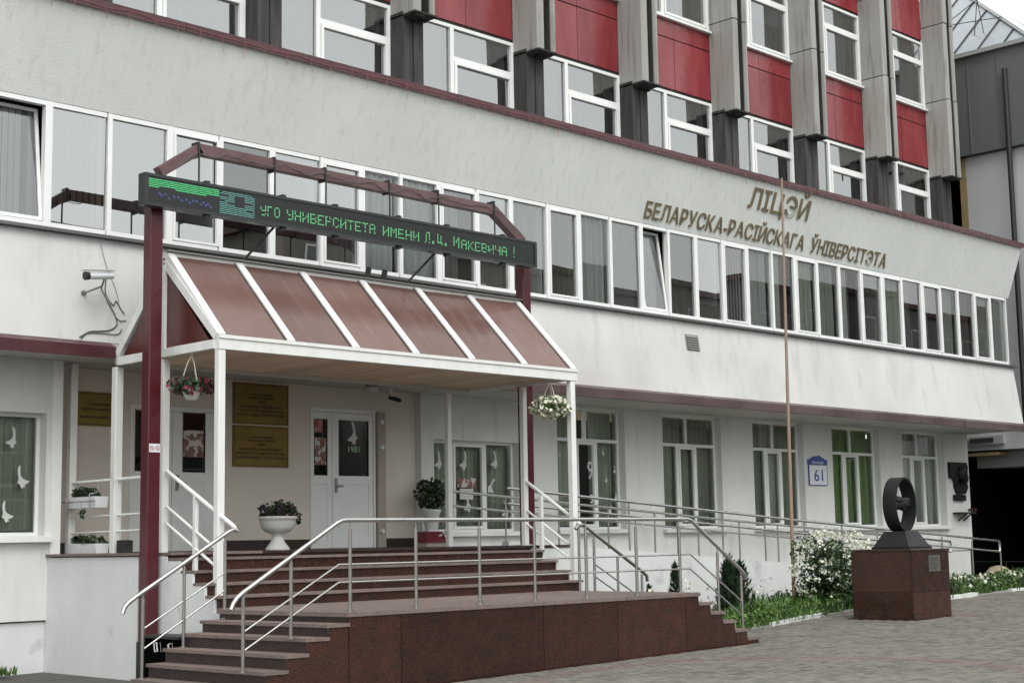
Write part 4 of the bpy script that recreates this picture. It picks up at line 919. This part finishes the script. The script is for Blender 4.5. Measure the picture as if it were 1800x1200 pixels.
T = thing('flower_pot', (16.3,18.2,1.7), 'bushy dark green pot plant on a white stand by the ground floor window', 'potted plant')
b = MB(); b.lathe([(.10,1.70),(.13,1.95),(.16,2.0),(.16,2.03),(.13,2.03)], (16.32,18.2,0), 16); b.build('pot', M['sticker'], T)
flowers('', T, (16.32,18.2,2.27), (.29,.26,.27), 620, .095, 'petal_cream', 'leaf_dark', 14, .04)
b = MB(); b.box(16.19, 16.42, 18.10, 18.32, 1.446, 1.70); b.build('stand', M['planter_white'], T)
T = thing('red_basket', (16.2,17.95,1.445), 'red plastic box with white items beside the porch planter', 'box')
b = MB(); x0_, x1_, y0_, y1_ = 15.86, 16.34, 17.80, 18.05
b.box(x0_, x1_, y0_, y0_+.03, 1.54, 1.68); b.box(x0_, x1_, y1_-.03, y1_, 1.54, 1.68); b.box(x0_, x0_+.03, y0_+.03, y1_-.03, 1.54, 1.68); b.box(x1_-.03, x1_, y0_+.03, y1_-.03, 1.54, 1.68); b.box(x0_, x1_, y0_, y1_, 1.51, 1.539); b.build('tub', M['red_plastic'], T)
b = MB(); b.box(x0_+.02, x1_-.02, y0_+.02, y1_-.02, 1.446, 1.509); b.build('stand', M['reveal'], T)
b = MB(); leaf_cloud(b, 26, ell((16.2,17.79,1.64),(.12,.03,.06)), .05); b.build('paper_scrap', M['paper'], T)
def hanging(loc, zt, label, fm, lm, r, fn, fs, n):
    x, y, z = loc; T = thing('hanging_basket', loc, label, 'hanging basket', 'hanging baskets under the canopy')
    b = MB(); b.lathe([(.05,z-.10),(.08,z-.08),(.12,z+.02),(.125,z+.05),(.11,z+.05)], (x,y,0), 16); b.build('pot', M['planter_white'], T)
    b = MB()
    for k in range(3):
        a = 2.1*k+.5; b.tube([(x+.14*math.cos(a),y+.14*math.sin(a),z+.05),(x+.05*math.cos(a),y+.05*math.sin(a),zt-.12),(x,y,zt-.03)], .006, 5)
    b.tube([(x,y,zt-.03),(x,y,zt+.02)], .012, 6); b.build('hanger', M['petal_cream'], T)
    flowers('', T, (x,y,z+.07), r, n, .08, fm, lm, fn, fs)
hanging((10.05,15.44,3.33), 3.79, 'hanging basket of dark red flowers at the left end of the canopy', 'petal_red', 'leaf_dark', (.31,.27,.11), 90, .06, 420)
hanging((15.70,14.95,3.31), 3.777, 'hanging basket of white flowers at the right end of the canopy', 'petal_cream', 'leaf', (.30,.28,.16), 270, .062, 330)
def flowerbox(x, y0, y1, z0, z1, label, hgt, hang):
    T = thing('flower_box', (x,(y0+y1)/2,z0), label, 'flower box', 'white flower boxes on the porch edge')
    b = MB(); m_ = (y0+y1)/2
    for (a, c) in ((y0, m_-.01), (m_+.01, y1)):
        b.prism([(x-.08,a,z0),(x-.10,a,z1),(x+.10,a,z1),(x+.08,a,z0)], (0,c-a,0))
    b.build('trough', M['plastic_white'], T)
    b = MB(); 
    for _ in range(7):
        yy = random.uniform(y0+.08,y1-.08); leaf_cloud(b, 40, ell((x,yy,z1+hgt*.4),(.12,.12,hgt*random.uniform(.5,1.0))), .075)
    if hang: leaf_cloud(b, 26, ell((x-.05,m_+.02,z0-.07),(.04,.05,.10)), .06)
    b.build('foliage', M['leaf_dark'], T)
    if hang:
        b = MB()
        for yy in (y0+.1, y1-.1): b.tube([(x-.11,yy,z0-.01),(x-.115,yy,z1+.03),(x-.01,yy,z1+.05),(x+.02,yy,2.34)], .006, 5)
        b.tube([(x-.115,y0-.05,z1-.06),(x-.115,y1+.05,z1-.06)], .007, 5); b.build('wire_holder', M['steel_dull'], T)
flowerbox(10.0, 17.38, 18.12, 2.02, 2.16, 'white flower box hung on the upper rail at the left edge of the porch', .11, True)
flowerbox(10.02, 17.38, 18.12, 1.447, 1.57, 'white flower box standing on the floor at the left edge of the porch', .09, False)
b = MB(); b.box(10.0, 10.14, 16.85, 17.0, 1.447, 1.60); b.box(10.01,10.13,16.86,16.99,1.60,1.605); tag(b.build('junction_box', M['soot'], loc=(10.07,16.92,1.447)), 'small dark box on the porch floor beside the white post', 'box')
T = thing('dark_crate', (9.4,14.75,0), 'black crate with white markings in the gap beside the lower steps', 'crate')
b = MB(); b.box(9.40, 9.70, 14.66, 15.36, -.02, .50); b.build('crate_body', M['black'], T)
b = MB(); b.box(9.38, 9.72, 14.64, 15.38, .502, .53); b.build('lid', M['iron'], T)
b = MB()
for (a, c) in ((14.98,15.16),(14.72,14.86)):
    for q in range(4):
        yy = random.uniform(a, c-.06); b.prism([(9.398,yy,.36),(9.398,yy+.05,.35),(9.398,yy+.075,.44),(9.398,yy+.02,.46)], (-.004,0,0))
b.build('white_mark', M['paper'], T, kind='stuff')

# ------------------------------------------------------------------ sculpture on its granite block
T = thing('ring_sculpture', (21.7,13.0,1.28), 'black oval ring sculpture with clasped forms inside, on a brown granite pedestal', 'sculpture')
cx, cy = 21.70, 13.0
def turn(b, a=R(-2)):
    b.v = [(cx+(x-cx)*math.cos(a)-(y-cy)*math.sin(a), cy+(x-cx)*math.sin(a)+(y-cy)*math.cos(a), z) for x, y, z in b.v]
b = MB(); b.prism([(cx-.34,cy-.34,1.283),(cx+.34,cy-.34,1.283),(cx+.34,cy+.34,1.283),(cx-.34,cy+.34,1.283)], (0,0,.035))
v0 = [(cx-.32,cy-.32,1.318),(cx+.32,cy-.32,1.318),(cx+.32,cy+.32,1.318),(cx-.32,cy+.32,1.318)]; v1 = [(cx-.19,cy-.19,1.56),(cx+.19,cy-.19,1.56),(cx+.19,cy+.19,1.56),(cx-.19,cy+.19,1.56)]
b.add(v0+v1, [(4,5,6,7),(0,1,5,4),(1,2,6,5),(2,3,7,6),(3,0,4,7)]); b.build('plinth', M['bronze_dark'], T)
b = MB(); n = 48; vs = []; a_, bb, th, hw = .30, .43, .030, .120; zc = 1.985
for i in range(n):
    a = 2*math.pi*i/n; c, s = math.cos(a), math.sin(a)
    for (rr, yy) in ((1,-hw),(1,hw),(1-th/a_,hw),(1-th/a_,-hw)): vs.append((cx+a_*rr*c, cy+yy, zc+bb*(1-(1-rr)*.75)*s))
fs = []
for i in range(n):
    j = (i+1)%n
    for k in range(4): fs.append((4*i+k, 4*i+(k+1)%4, 4*j+(k+1)%4, 4*j+k))
b.add(vs, fs, 0, False); turn(b); b.build('ring', M['bronze_dark'], T)
b = MB()
def lump(c, r, n=14):
    prof = [(math.sin(math.pi*k/8)*1.0+.001, -math.cos(math.pi*k/8)) for k in range(9)]
    o = len(b.v); b.lathe([(p[0], p[1]) for p in prof], (0,0,0), n)
    for i in range(o, len(b.v)):
        x, y, z = b.v[i]; q = 1+.10*math.sin(5*x+3*z)+.08*math.sin(7*y+2*x); b.v[i] = (c[0]+x*r[0]*q, c[1]+y*r[1]*q, c[2]+z*r[2]*q)
lump((cx+.01,cy,1.99),(.265,.11,.085)); lump((cx-.10,cy-.04,2.055),(.085,.07,.06)); lump((cx-.01,cy-.05,2.045),(.06,.05,.04)); lump((cx+.09,cy-.03,2.04),(.12,.09,.06)); lump((cx-.05,cy-.02,1.945),(.08,.06,.045)); lump((cx+.05,cy-.03,1.93),(.07,.06,.045))
turn(b); b.build('clasped_form', M['bronze_dark'], T)
T = thing('granite_pedestal', (21.6,13.0,.2), 'brown granite block pedestal with a small grey plate under the ring sculpture', 'pedestal')
px0, px1, py0, py1 = 21.07, 22.19, 12.46, 13.54; zb = gz(21.6)-.05
for za, zbb in ((zb,.62),(.624,1.25)):
    for (a, c, d, e) in ((px0,px1,py0,py0+.03),(px0,px1,py1-.03,py1),(px0,px0+.03,py0+.031,py1-.031),(px1-.03,px1,py0+.031,py1-.031)):
        P1('granite_slab', M['granite'], T, a, c, d, e, za, zbb)
P1('core', M['riser'], T, px0+.031, px1-.031, py0+.031, py1-.031, zb, 1.249)
P1('top_slab', M['granite'], T, px0-.012, px1+.012, py0-.012, py1+.012, 1.252, 1.282, .006, fn='bbox')
b = MB(); b.box(21.56, 21.90, py0-.012, py0-.001, .93, 1.18); b.build('plate', M['steel_plate'], T)
b = MB()
for q in range(6): b.box(21.60, 21.86-random.uniform(0,.1), py0-.014, py0-.0125, 1.13-.033*q, 1.142-.033*q)
b.build('plate_text', M['ink'], T)

# ------------------------------------------------------------------ flagpole, shrubs, bed
b = MB(); b.tube([(22.74,15.82,.1),(22.80,15.82,4.0),(22.89,15.82,8.02)], [.036,.029,.019], 12); b.tube([(22.74,15.82,.1),(22.742,15.82,.35)], .06, 12)
tag(b.build('flagpole', M['pole_wood'], loc=(22.74,15.82,.2)), 'tall thin brown bare flagpole rising from the flower bed in front of the building', 'flagpole')
kb = [(17.6,13.65),(19.0,13.86),(20.3,14.12),(21.6,14.45),(22.9,14.78),(24.4,14.80),(26.6,14.76),(27.9,14.95),(29.4,14.95),(31.5,15.0),(36,15.1)]
def kline(t):
    L = [math.dist(kb[i], kb[i+1]) for i in range(len(kb)-1)]; 
    for i, l in enumerate(L):
        if t <= l: return (kb[i][0]+(kb[i+1][0]-kb[i][0])*t/l, kb[i][1]+(kb[i+1][1]-kb[i][1])*t/l)
        t -= l
    return None
b = MB(); top_ = [(16.9,14.4),(16.9,17.07)]
poly = [(x, y+.06) for x, y in kb]+[(36,17.07),(16.9,17.07),(16.9,13.7)]
vs = []; 
for x, y in poly: vs.append((x, y, gz(x)+.03))
b.add(vs, [tuple(range(len(vs)))]); b.build('flower_bed', M['soil'], kind='structure')
KR = thing('kerb', (22,14.5,.2), None, None, None, 'structure'); t = .25; i = 0
while True:
    p, q = kline(t), kline(t+.72)
    if p is None or q is None: break
    wht = any(a < (p[0]+q[0])/2 < c for a, c in ((19.6,21.2),(22.7,23.3),(26.2,27.6),(29.0,30.2)))
    b = MB(); h = random.uniform(.035,.055) if wht else random.uniform(.0,.015); b.beam((p[0],p[1],gz(p[0])+h-.06),(q[0],q[1],gz(q[0])+h-.06+random.uniform(-.012,.012)), .12, .14)
    b.build('kerb_stone', M['kerb_white' if wht else 'kerb_grey'], KR); t += .75; i += 1
def bedx(x):                                                     # front edge of the bed
    for i in range(len(kb)-1):
        if kb[i][0] <= x <= kb[i+1][0]: return kb[i][1]+(kb[i+1][1]-kb[i][1])*(x-kb[i][0])/(kb[i+1][0]-kb[i][0])
    return 14
def blade(b, x, y, h, m=0, wid=.022, lean=.5):
    a = random.uniform(0, 6.28); dx, dy = math.cos(a), math.sin(a); l = h*random.uniform(.2,lean); z = gz(x)+.02; w_ = wid*random.uniform(.6,1.3)
    px_, py_ = -dy*w_, dx*w_
    m1 = (x+dx*l*.35, y+dy*l*.35, z+h*.6); e = (x+dx*l, y+dy*l, z+h*random.uniform(.8,1))
    b.add([(x-px_,y-py_,z),(x+px_,y+py_,z),(m1[0]+px_,m1[1]+py_,m1[2]),(m1[0]-px_,m1[1]-py_,m1[2]),e], [(0,1,2,3),(3,2,4)], m)
b = MB()
def clump(x, y, h, n, w_, mm):
    for _ in range(n): blade(b, x+random.gauss(0,.07), y+random.gauss(0,.07), h*random.uniform(.45,1.05), mm, wid=w_, lean=.75)
for _ in range(1250):                                            # ferny clump by the right-hand steps
    x = random.uniform(17.3, 22.3); y = bedx(x)+.03+abs(random.gauss(0,.62))
    if y > 17: continue
    k = .55+.45*math.sin(x*2.3)*math.sin(y*3.1+1); front = y < bedx(x)+.25
    clump(x, y, random.uniform(.10,.40)*(.45+k*.75)*(.55 if front else 1), 11, random.choice([.006,.009,.012]), random.choice([0,0,0,1,2]))
    if random.random() < .35: leaf_cloud(b, 6, ell((x,y,gz(x)+.16*k+.05),(.12,.12,.10)), .055, [0,0,1])
for _ in range(950):
    x = random.uniform(22.2, 36); y = bedx(x)+.05+abs(random.gauss(0,.75))
    if y > 17: continue
    k = .55+.45*math.sin(x*1.7)*math.sin(y*2.1+1)
    clump(x, y, random.uniform(.10,.42)*(.45+k*.75), 7, random.choice([.009,.014,.02]), random.choice([0,1,1,2]))
    leaf_cloud(b, 7, ell((x,y,gz(x)+.10+.20*k),(.16,.16,.13)), .085, [0,1,1,2])
for _ in range(150):
    x = random.uniform(17, 30); clump(x, random.uniform(15.2,17.0), random.uniform(.12,.4), 7, .011, random.choice([1,2]))
tag(b.build('bed_grass', [M['leaf_bright'], M['leaf'], M['leaf_dark']]), 'bright green grass and ferns filling the flower bed', 'grass', kind='stuff')
b = MB()
for _ in range(170):
    x = random.uniform(24.5, 31); y = bedx(x)+random.uniform(.1,1.0); leaf_cloud(b, 2, ell((x,y,gz(x)+random.uniform(.12,.36)),(.05,.05,.03)), .075, [0,0,1], aspect=.9)
for _ in range(60):
    x = random.uniform(17.4, 21.8); y = bedx(x)+random.uniform(.8,2.0); leaf_cloud(b, 2, ell((x,y,gz(x)+random.uniform(.3,.62)),(.05,.05,.04)), .06, [0,0,1], aspect=.9)
tag(b.build('bed_flowers', [M['petal_cream'], M['petal_white']]), 'small pale flowers scattered through the grass of the bed', 'flowers', kind='stuff')
T = thing('flowering_shrub', (22.95,15.05,.25), 'round shrub covered in white blossom beside the granite pedestal', 'shrub')
b = MB(); sc = (23.0,15.1,.92)
for k in range(15):
    c = (sc[0]+random.uniform(-.55,.55), sc[1]+random.uniform(-.45,.45), sc[2]+random.uniform(-.42,.36)); r = random.uniform(.25,.42)
    leaf_cloud(b, 260, ell(c, (r,r,r*.9), .35), .085, [0,0,1])
leaf_cloud(b, 900, ell((sc[0],sc[1],.70),(.78,.62,.50),.2), .09, [0,0,1]); b.build('foliage', [M['leaf_dark'], M['leaf']], T)
b = MB()
for k in range(300):
    p = ell(sc, (.92,.72,.74), .90)()
    if random.random() > .22+.9*min(1, max(0, (p[2]-.42)/.55)): continue
    leaf_cloud(b, random.randint(6,16), ell(p, (.075,.075,.05)), .045, [0,0,1], aspect=.95)
b.build('blossoms', [M['petal_white'], M['petal_cream']], T)
b = MB()
for k in range(9): b.tube([(sc[0]+random.uniform(-.1,.1),sc[1]+random.uniform(-.1,.1),.2),(sc[0]+random.uniform(-.35,.35),sc[1]+random.uniform(-.3,.3),.8)], .014, 5)
b.build('stem', M['stem'], T)
def conifer(x, y, h, r, label, cols=3):
    T = thing('dwarf_conifer', (x,y,gz(x)), label, 'shrub', 'dwarf conifers in the bed')
    b = MB()
    for k in range(cols):
        ox, oy, hh = random.uniform(-r*.45,r*.45), random.uniform(-r*.4,r*.4), h*random.uniform(.78,1.0)
        for q in range(430):
            t = random.random()**.85; rr = r*.58*(1-t)**.6*(1-max(0,.2-t)*1.5)*random.uniform(.55,1.25); a = random.uniform(0,6.28)
            c = Vector((x+ox+rr*math.cos(a), y+oy+rr*math.sin(a), gz(x)+.06+t*(hh-.06)))
            d = Vector((math.cos(a)*random.uniform(.2,1.1), math.sin(a)*random.uniform(.2,1.1), 1)).normalized()*random.uniform(.06,.13); e = Vector((-math.sin(a)+random.gauss(0,.4), math.cos(a)+random.gauss(0,.4), random.gauss(0,.3))).normalized()*.022
            b.add([c-d*.3,c+e,c+d*.7,c-e], [(0,1,2,3)], random.choice([0,0,1]))
    b.build('foliage', [M['conifer'], M['leaf_dark']], T); P1('trunk', M['stem'], T, [(x,y,gz(x)-.02),(x,y,gz(x)+h*.5)], .02, 6, fn='tube')
conifer(19.05, 15.5, 1.05, .20, 'slim dark dwarf conifer behind the landing rail', 1)
conifer(18.62, 15.7, .66, .15, 'smallest dwarf conifer, low behind the landing rail', 1)
conifer(19.92, 15.0, 1.08, .40, 'broad dark conifer behind the foot of the right hand steps', 6)
b = MB(); b.lathe([(.01,-.12),(.30,-.10),(.36,.02),(.33,.16),(.22,.26),(.08,.30),(.005,.305)], (33.83,17.7,gz(33.8)), 16)
for i, p in enumerate(b.v): b.v[i] = (p[0]+.03*math.sin(p[1]*9+p[2]*7), p[1]*1.0+.03*math.sin(p[0]*8), p[2]+.02*math.sin(p[0]*11))
tag(b.build('boulder', M['boulder'], loc=(33.83,17.7,gz(33.8))), 'round yellowish boulder near the end of the ramp rail', 'boulder')
b = MB()
for _ in range(500): 
    x = random.uniform(8.2, 9.02); y = random.uniform(17.5, 18.08); blade(b, x, y, random.uniform(.04,.13), random.choice([0,1]), wid=.008)
tag(b.build('wall_grass', [M['leaf_bright'], M['leaf']]), 'tuft of grass at the foot of the left wall', 'grass', kind='stuff')

# ------------------------------------------------------------------ paving in front of the steps
PV = thing('paving', (14,9,0), None, None, None, 'structure')
iR = (ax, au, af)
def inpic(x, y, z, m=0):
    d = Vector((x, y, z-1.5)); zc_ = d.dot(af)
    if zc_ < 2: return False
    u_, v_ = d.dot(ax)/zc_*2681.9+900, 600-d.dot(au)/zc_*2681.9
    return -m < u_ < 1800+m and -m < v_ < 1200+m*.5
lst = []; PW, PH = .14, .10
r = 0; y = 5.5
while y < 17.9:
    x = 7.2+(PW/2 if r % 2 else 0)
    while x < 31:
        cx_, cy_ = x+PW/2, y+PH/2
        if cy_ < bedx(cx_)-.10 if cx_ > 17.6 else cy_ < 12.24 or (cx_ > 16.9 and cy_ < 13.5) or (cx_ < 8.5 and cy_ < 17.9):
            if not (20.95 < cx_ < 22.3 and 12.35 < cy_ < 13.65) and inpic(cx_, cy_, gz(cx_), 190):
                lst.append((math.hypot(cx_, cy_), cx_, cy_))
        x += PW
    y += PH; r += 1
lst.sort()
vis = [p for p in lst if inpic(p[1], p[2], gz(p[1]))]
near = set(vis[:300]); st = MB(); pm = {}
def band(x, y):
    if abs(math.hypot(x-13.0, y-9.2)-2.6) < .15 or abs(x-22.3) < .2 or abs(x-27.6) < .2: return 2
    return 0
mats3 = [M['paver'], M['paver_b'], M['paver_red']]
for k in range(3):
    q = MB(); d = .0035; q.bbox(-PW/2+d, PW/2-d, -PH/2+d, PH/2-d, -.05, 0, .004); me = bpy.data.meshes.new('paver')
    me.from_pydata(q.v, [], q.f); me.materials.append(mats3[k]); pm[k] = me
for p in lst:
    _, x, y = p; k = band(x, y) or random.choice([0,0,1]); dz = random.uniform(-.003,.003)
    if p in near:
        o = bpy.data.objects.new('paver', pm[k]); COL.objects.link(o); o.parent = PV; o.location = (x-14, y-9, gz(x)+dz); o.rotation_euler = (random.uniform(-.008,.008), -.0175+random.uniform(-.008,.008), 0)
    else:
        d = .0035; z = gz(x)+dz; t1, t2 = random.uniform(-.0015,.0015), random.uniform(-.0015,.0015)
        x0, x1, y0, y1 = x-PW/2+d, x+PW/2-d, y-PH/2+d, y+PH/2-d
        st.add([(x0,y0,z-.04),(x1,y0,z-.04),(x1,y1,z-.04),(x0,y1,z-.04),(x0,y0,z+t1-.0017),(x1,y0,z+t2+.0017),(x1,y1,z-t1+.0017),(x0,y1,z-t2-.0017)], [(4,5,6,7),(0,1,5,4),(1,2,6,5),(2,3,7,6),(3,0,4,7)], k)
o = st.build('paver_field', mats3, PV); o['kind'] = 'stuff'
# paving beyond the picture
b = MB(); b.quad((-60,-7.0,gz(-20)-.02),(0,-7.0,gz(0)-.02),(0,-14,gz(0)-.02),(-60,-14,gz(-20)-.02)); b.v = [(-90,-16,-.24),(120,-16,.58),(120,-7,.58),(-90,-7,-.24)]; b.f = [(0,1,2,3)]; b.m = [0]; b.sm = [False]
b.build('road', M['asphalt'], kind='structure')

# ------------------------------------------------------------------ the wing at the right
W = thing('neighbour_wing', (37,16,0), 'grey clad wing with a glass roof and a dark gateway at the far right', 'building')
wy0, wy1 = 15.6, 20.2
b = MB(); b.box(37.0, 47, wy0, 19.64, 4.12, 11.50); b.build('wall', M['wing_wall'], W)
P1('wall_edge', M['brick_edge'], W, 36.98, 38, 19.645, 19.83, 4.12, 11.49)
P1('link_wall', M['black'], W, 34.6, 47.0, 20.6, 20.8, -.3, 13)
P1('brick_return', M['pier'], W, 34.62, 35.1, 20.0, 20.59, 8.0, 11.2)
y = wy1
while y > wy0:
    P1('cladding_sheet', M['zinc'], W, 36.82+random.uniform(-.004,.004), 47, max(wy0, y-.86)+.006, y-.006, 11.52, 14.18); 
    P1('standing_seam', M['zinc'], W, 36.79, 36.83, y-.875, y-.845, 11.53, 14.17); y -= .86
P1('eaves_gutter', M['lintel'], W, 36.70, 37.0, wy0-.1, wy1+.05, 14.185, 14.30)
P1('drainpipe', M['iron'], W, [(36.74,18.25,13.6),(36.74,18.25,4.2)], .07, 10, fn='tube')
# hipped glass roof
zr = 14.30; hx, hz_ = 4.0, 3.4; ya_, yb_ = 17.60, 25.0
b = MB(); A = (36.9,ya_,zr); Bq = (36.9,yb_,zr); Cq = (36.9+hx,yb_-hx*.6,zr+hz_); D_ = (36.9+hx,ya_+hx,zr+hz_)
b.prism([A,Bq,Cq,D_], (0,0,.04)); b.build('skylight_pane', M['skylight'], W)
E_ = (45,ya_,zr); F_ = (45-hx,ya_+hx,zr+hz_)
b = MB(); b.prism([A,D_,F_,E_], (0,0,.04)); b.build('skylight_pane', M['lintel'], W)
b = MB(); b.box(37.4, 46, ya_+.8, yb_, zr-.1, zr+.2); b.build('roof_deck', M['dark'], W)
y = ya_+.7
while y < 24:
    t1 = min(1.0, (y-ya_)/hx); b = MB(); b.beam((36.9,y,zr+.06),(36.9+hx*t1,y,zr+.06+hz_*t1), .028, .04); b.build('glazing_bar', M['iron'], W); y += .75
P1('hip_bar', M['pvc'], W, (36.85,ya_-.05,zr+.08), (36.9+hx,ya_+hx,zr+hz_+.08), .16, .10, fn='beam')
P1('ridge_bar', M['zinc'], W, (36.9+hx,ya_+hx,zr+hz_+.10), (36.9+hx,yb_-2.4,zr+hz_+.10), .2, .14, fn='beam')
b = MB()
for (p, q) in (((38.2,18.2,16.9),(37.6,20.2,15.6)),((37.7,19.6,14.6),(37.9,19.5,16.1)),((37.9,19.5,16.1),(37.7,19.2,14.6)),((37.5,20.6,15.5),(38.1,18.9,15.5))): b.tube([p, q], .013, 5)
b.build('roof_antenna', M['iron'], W)
# gateway
P1('lintel_beam', M['wing_wall'], W, 37.0, 38.0, wy0, 20.12, 3.66, 4.115)
P1('lintel_beam', M['lintel'], W, 37.6, 38.6, wy0, 20.12, 3.22, 3.64)
P1('soffit_board', M['brick_edge'], W, 37.02, 37.59, 19.2, 20.1, 3.52, 3.60)
P1('gate_pillar', M['wing_wall'], W, 37.0, 38.6, wy0-.5, wy0+.6, -.2, 3.65)
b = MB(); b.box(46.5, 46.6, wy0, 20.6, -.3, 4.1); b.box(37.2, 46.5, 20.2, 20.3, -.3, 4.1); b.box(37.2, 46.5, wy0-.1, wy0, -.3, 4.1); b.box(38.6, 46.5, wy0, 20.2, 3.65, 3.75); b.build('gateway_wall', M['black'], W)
P1('gateway_floor', M['soot'], W, 37.3, 46.4, wy0+.05, 20.15, .41, .455)
T_ = MB(); T_.box(36.90, 36.995, 18.98, 19.95, 3.80, 4.02); T_.box(36.87, 36.90, 19.25, 19.9, 3.86, 3.97, 1); T_.build('air_unit', [M['lintel'], M['soot']], W)
for yy in (18.95, 18.72, 17.9): b = MB(); b.tube([(38.62,yy,3.30),(38.62,yy,3.12)], .03, 8); b.build('gateway_lamp', M['steel_dull'], W)
b = MB(); b.tube([(36.9,20.1,.78),(36.9,16.2,.78)], .015, 6)
for k in range(5): b.tube([(36.9,20.0-k*.9,.42),(36.9,20.0-k*.9,.78)], .015, 6)
b.build('low_chain_rail', M['iron'], W)

# ------------------------------------------------------------------ the other side of the street, seen in the window panes
def house(name, x0, x1, y0, y1, h, m, label, gable=0, rows=4, cols=8):
    T = thing(name, ((x0+x1)/2,(y0+y1)/2,0), label, 'building')
    P1('wall', M[m], T, x0, x1, y0, y1, -.5, h)
    b = MB()
    if gable: b.prism([(x0-.3,y1+.4,h),(x0-.3,y0-.4,h),(x0-.3,(y0+y1)/2,h+gable)], (x1-x0+.6,0,0))
    else: b.box(x0-.3, x1+.3, y0-.3, y1+.3, h, h+.35)
    b.build('roof', M['far_roof'], T)
    for r in range(rows):
        for c in range(cols):
            xw = x0+(c+.5)*(x1-x0)/cols; zw = 1.4+r*(h-1.2)/rows
            P1('window', M['pvc'], T, xw-.75, xw+.75, y1+.002, y1+.05, zw, zw+1.6); P1('window_glass', M['zinc'], T, xw-.66, xw+.66, y1+.051, y1+.06, zw+.09, zw+1.51)
    return T
house('brick_house', 27, 37, -32, -22, 11.5, 'brick', 'brick house with a gabled roof across the street', 4.0, 3, 4)
house('street_block', 42, 74, -34, -22, 16.2, 'far_render', 'ochre apartment block across the street, the nearer of two', 0, 5, 8)
house('street_block', 79, 118, -34, -22, 17.6, 'far_grey', 'taller grey apartment block across the street', 0, 5, 10)
def street_tree(x, y, h, r, label):
    T = thing('street_tree', (x,y,gz(x)), label, 'tree', 'trees across the street')
    b = MB(); b.tube([(x,y,-.3),(x+.1,y,h*.3),(x-.1,y+.1,h*.6)], [.22,.17,.08], 8)
    for k in range(5):
        a = k*1.3; b.tube([(x,y,h*.35+.3*k),(x+r*.6*math.cos(a),y+r*.6*math.sin(a),h*.6+.3*k)], [.09,.03], 6)
    b.build('trunk', M['bark'], T); b = MB()
    for k in range(14):
        c = (x+random.uniform(-r,r)*.6, y+random.uniform(-r,r)*.6, h*.62+random.uniform(-.3,.32)*h); q = r*random.uniform(.35,.55)
        leaf_cloud(b, 120, ell(c, (q,q,q*.8), .3), .55, [0,0,1])
    b.build('crown', [M['leaf'], M['leaf_dark']], T)
for x, y, h, r, lab in ((40,-19,11,3.6,'street tree between the brick house and the ochre block'),(52,-18,10,3.4,'street tree before the near end of the ochre block'),(64,-19,13.5,4.2,'tallest street tree, before the ochre block'),(77,-18.5,12,4.0,'street tree before the gap between the two blocks'),(95,-19,11.5,3.8,'street tree before the grey block')): street_tree(x, y, h, r, lab)
for o in list(bpy.data.objects):
    if '_o' in o: del o['_o']
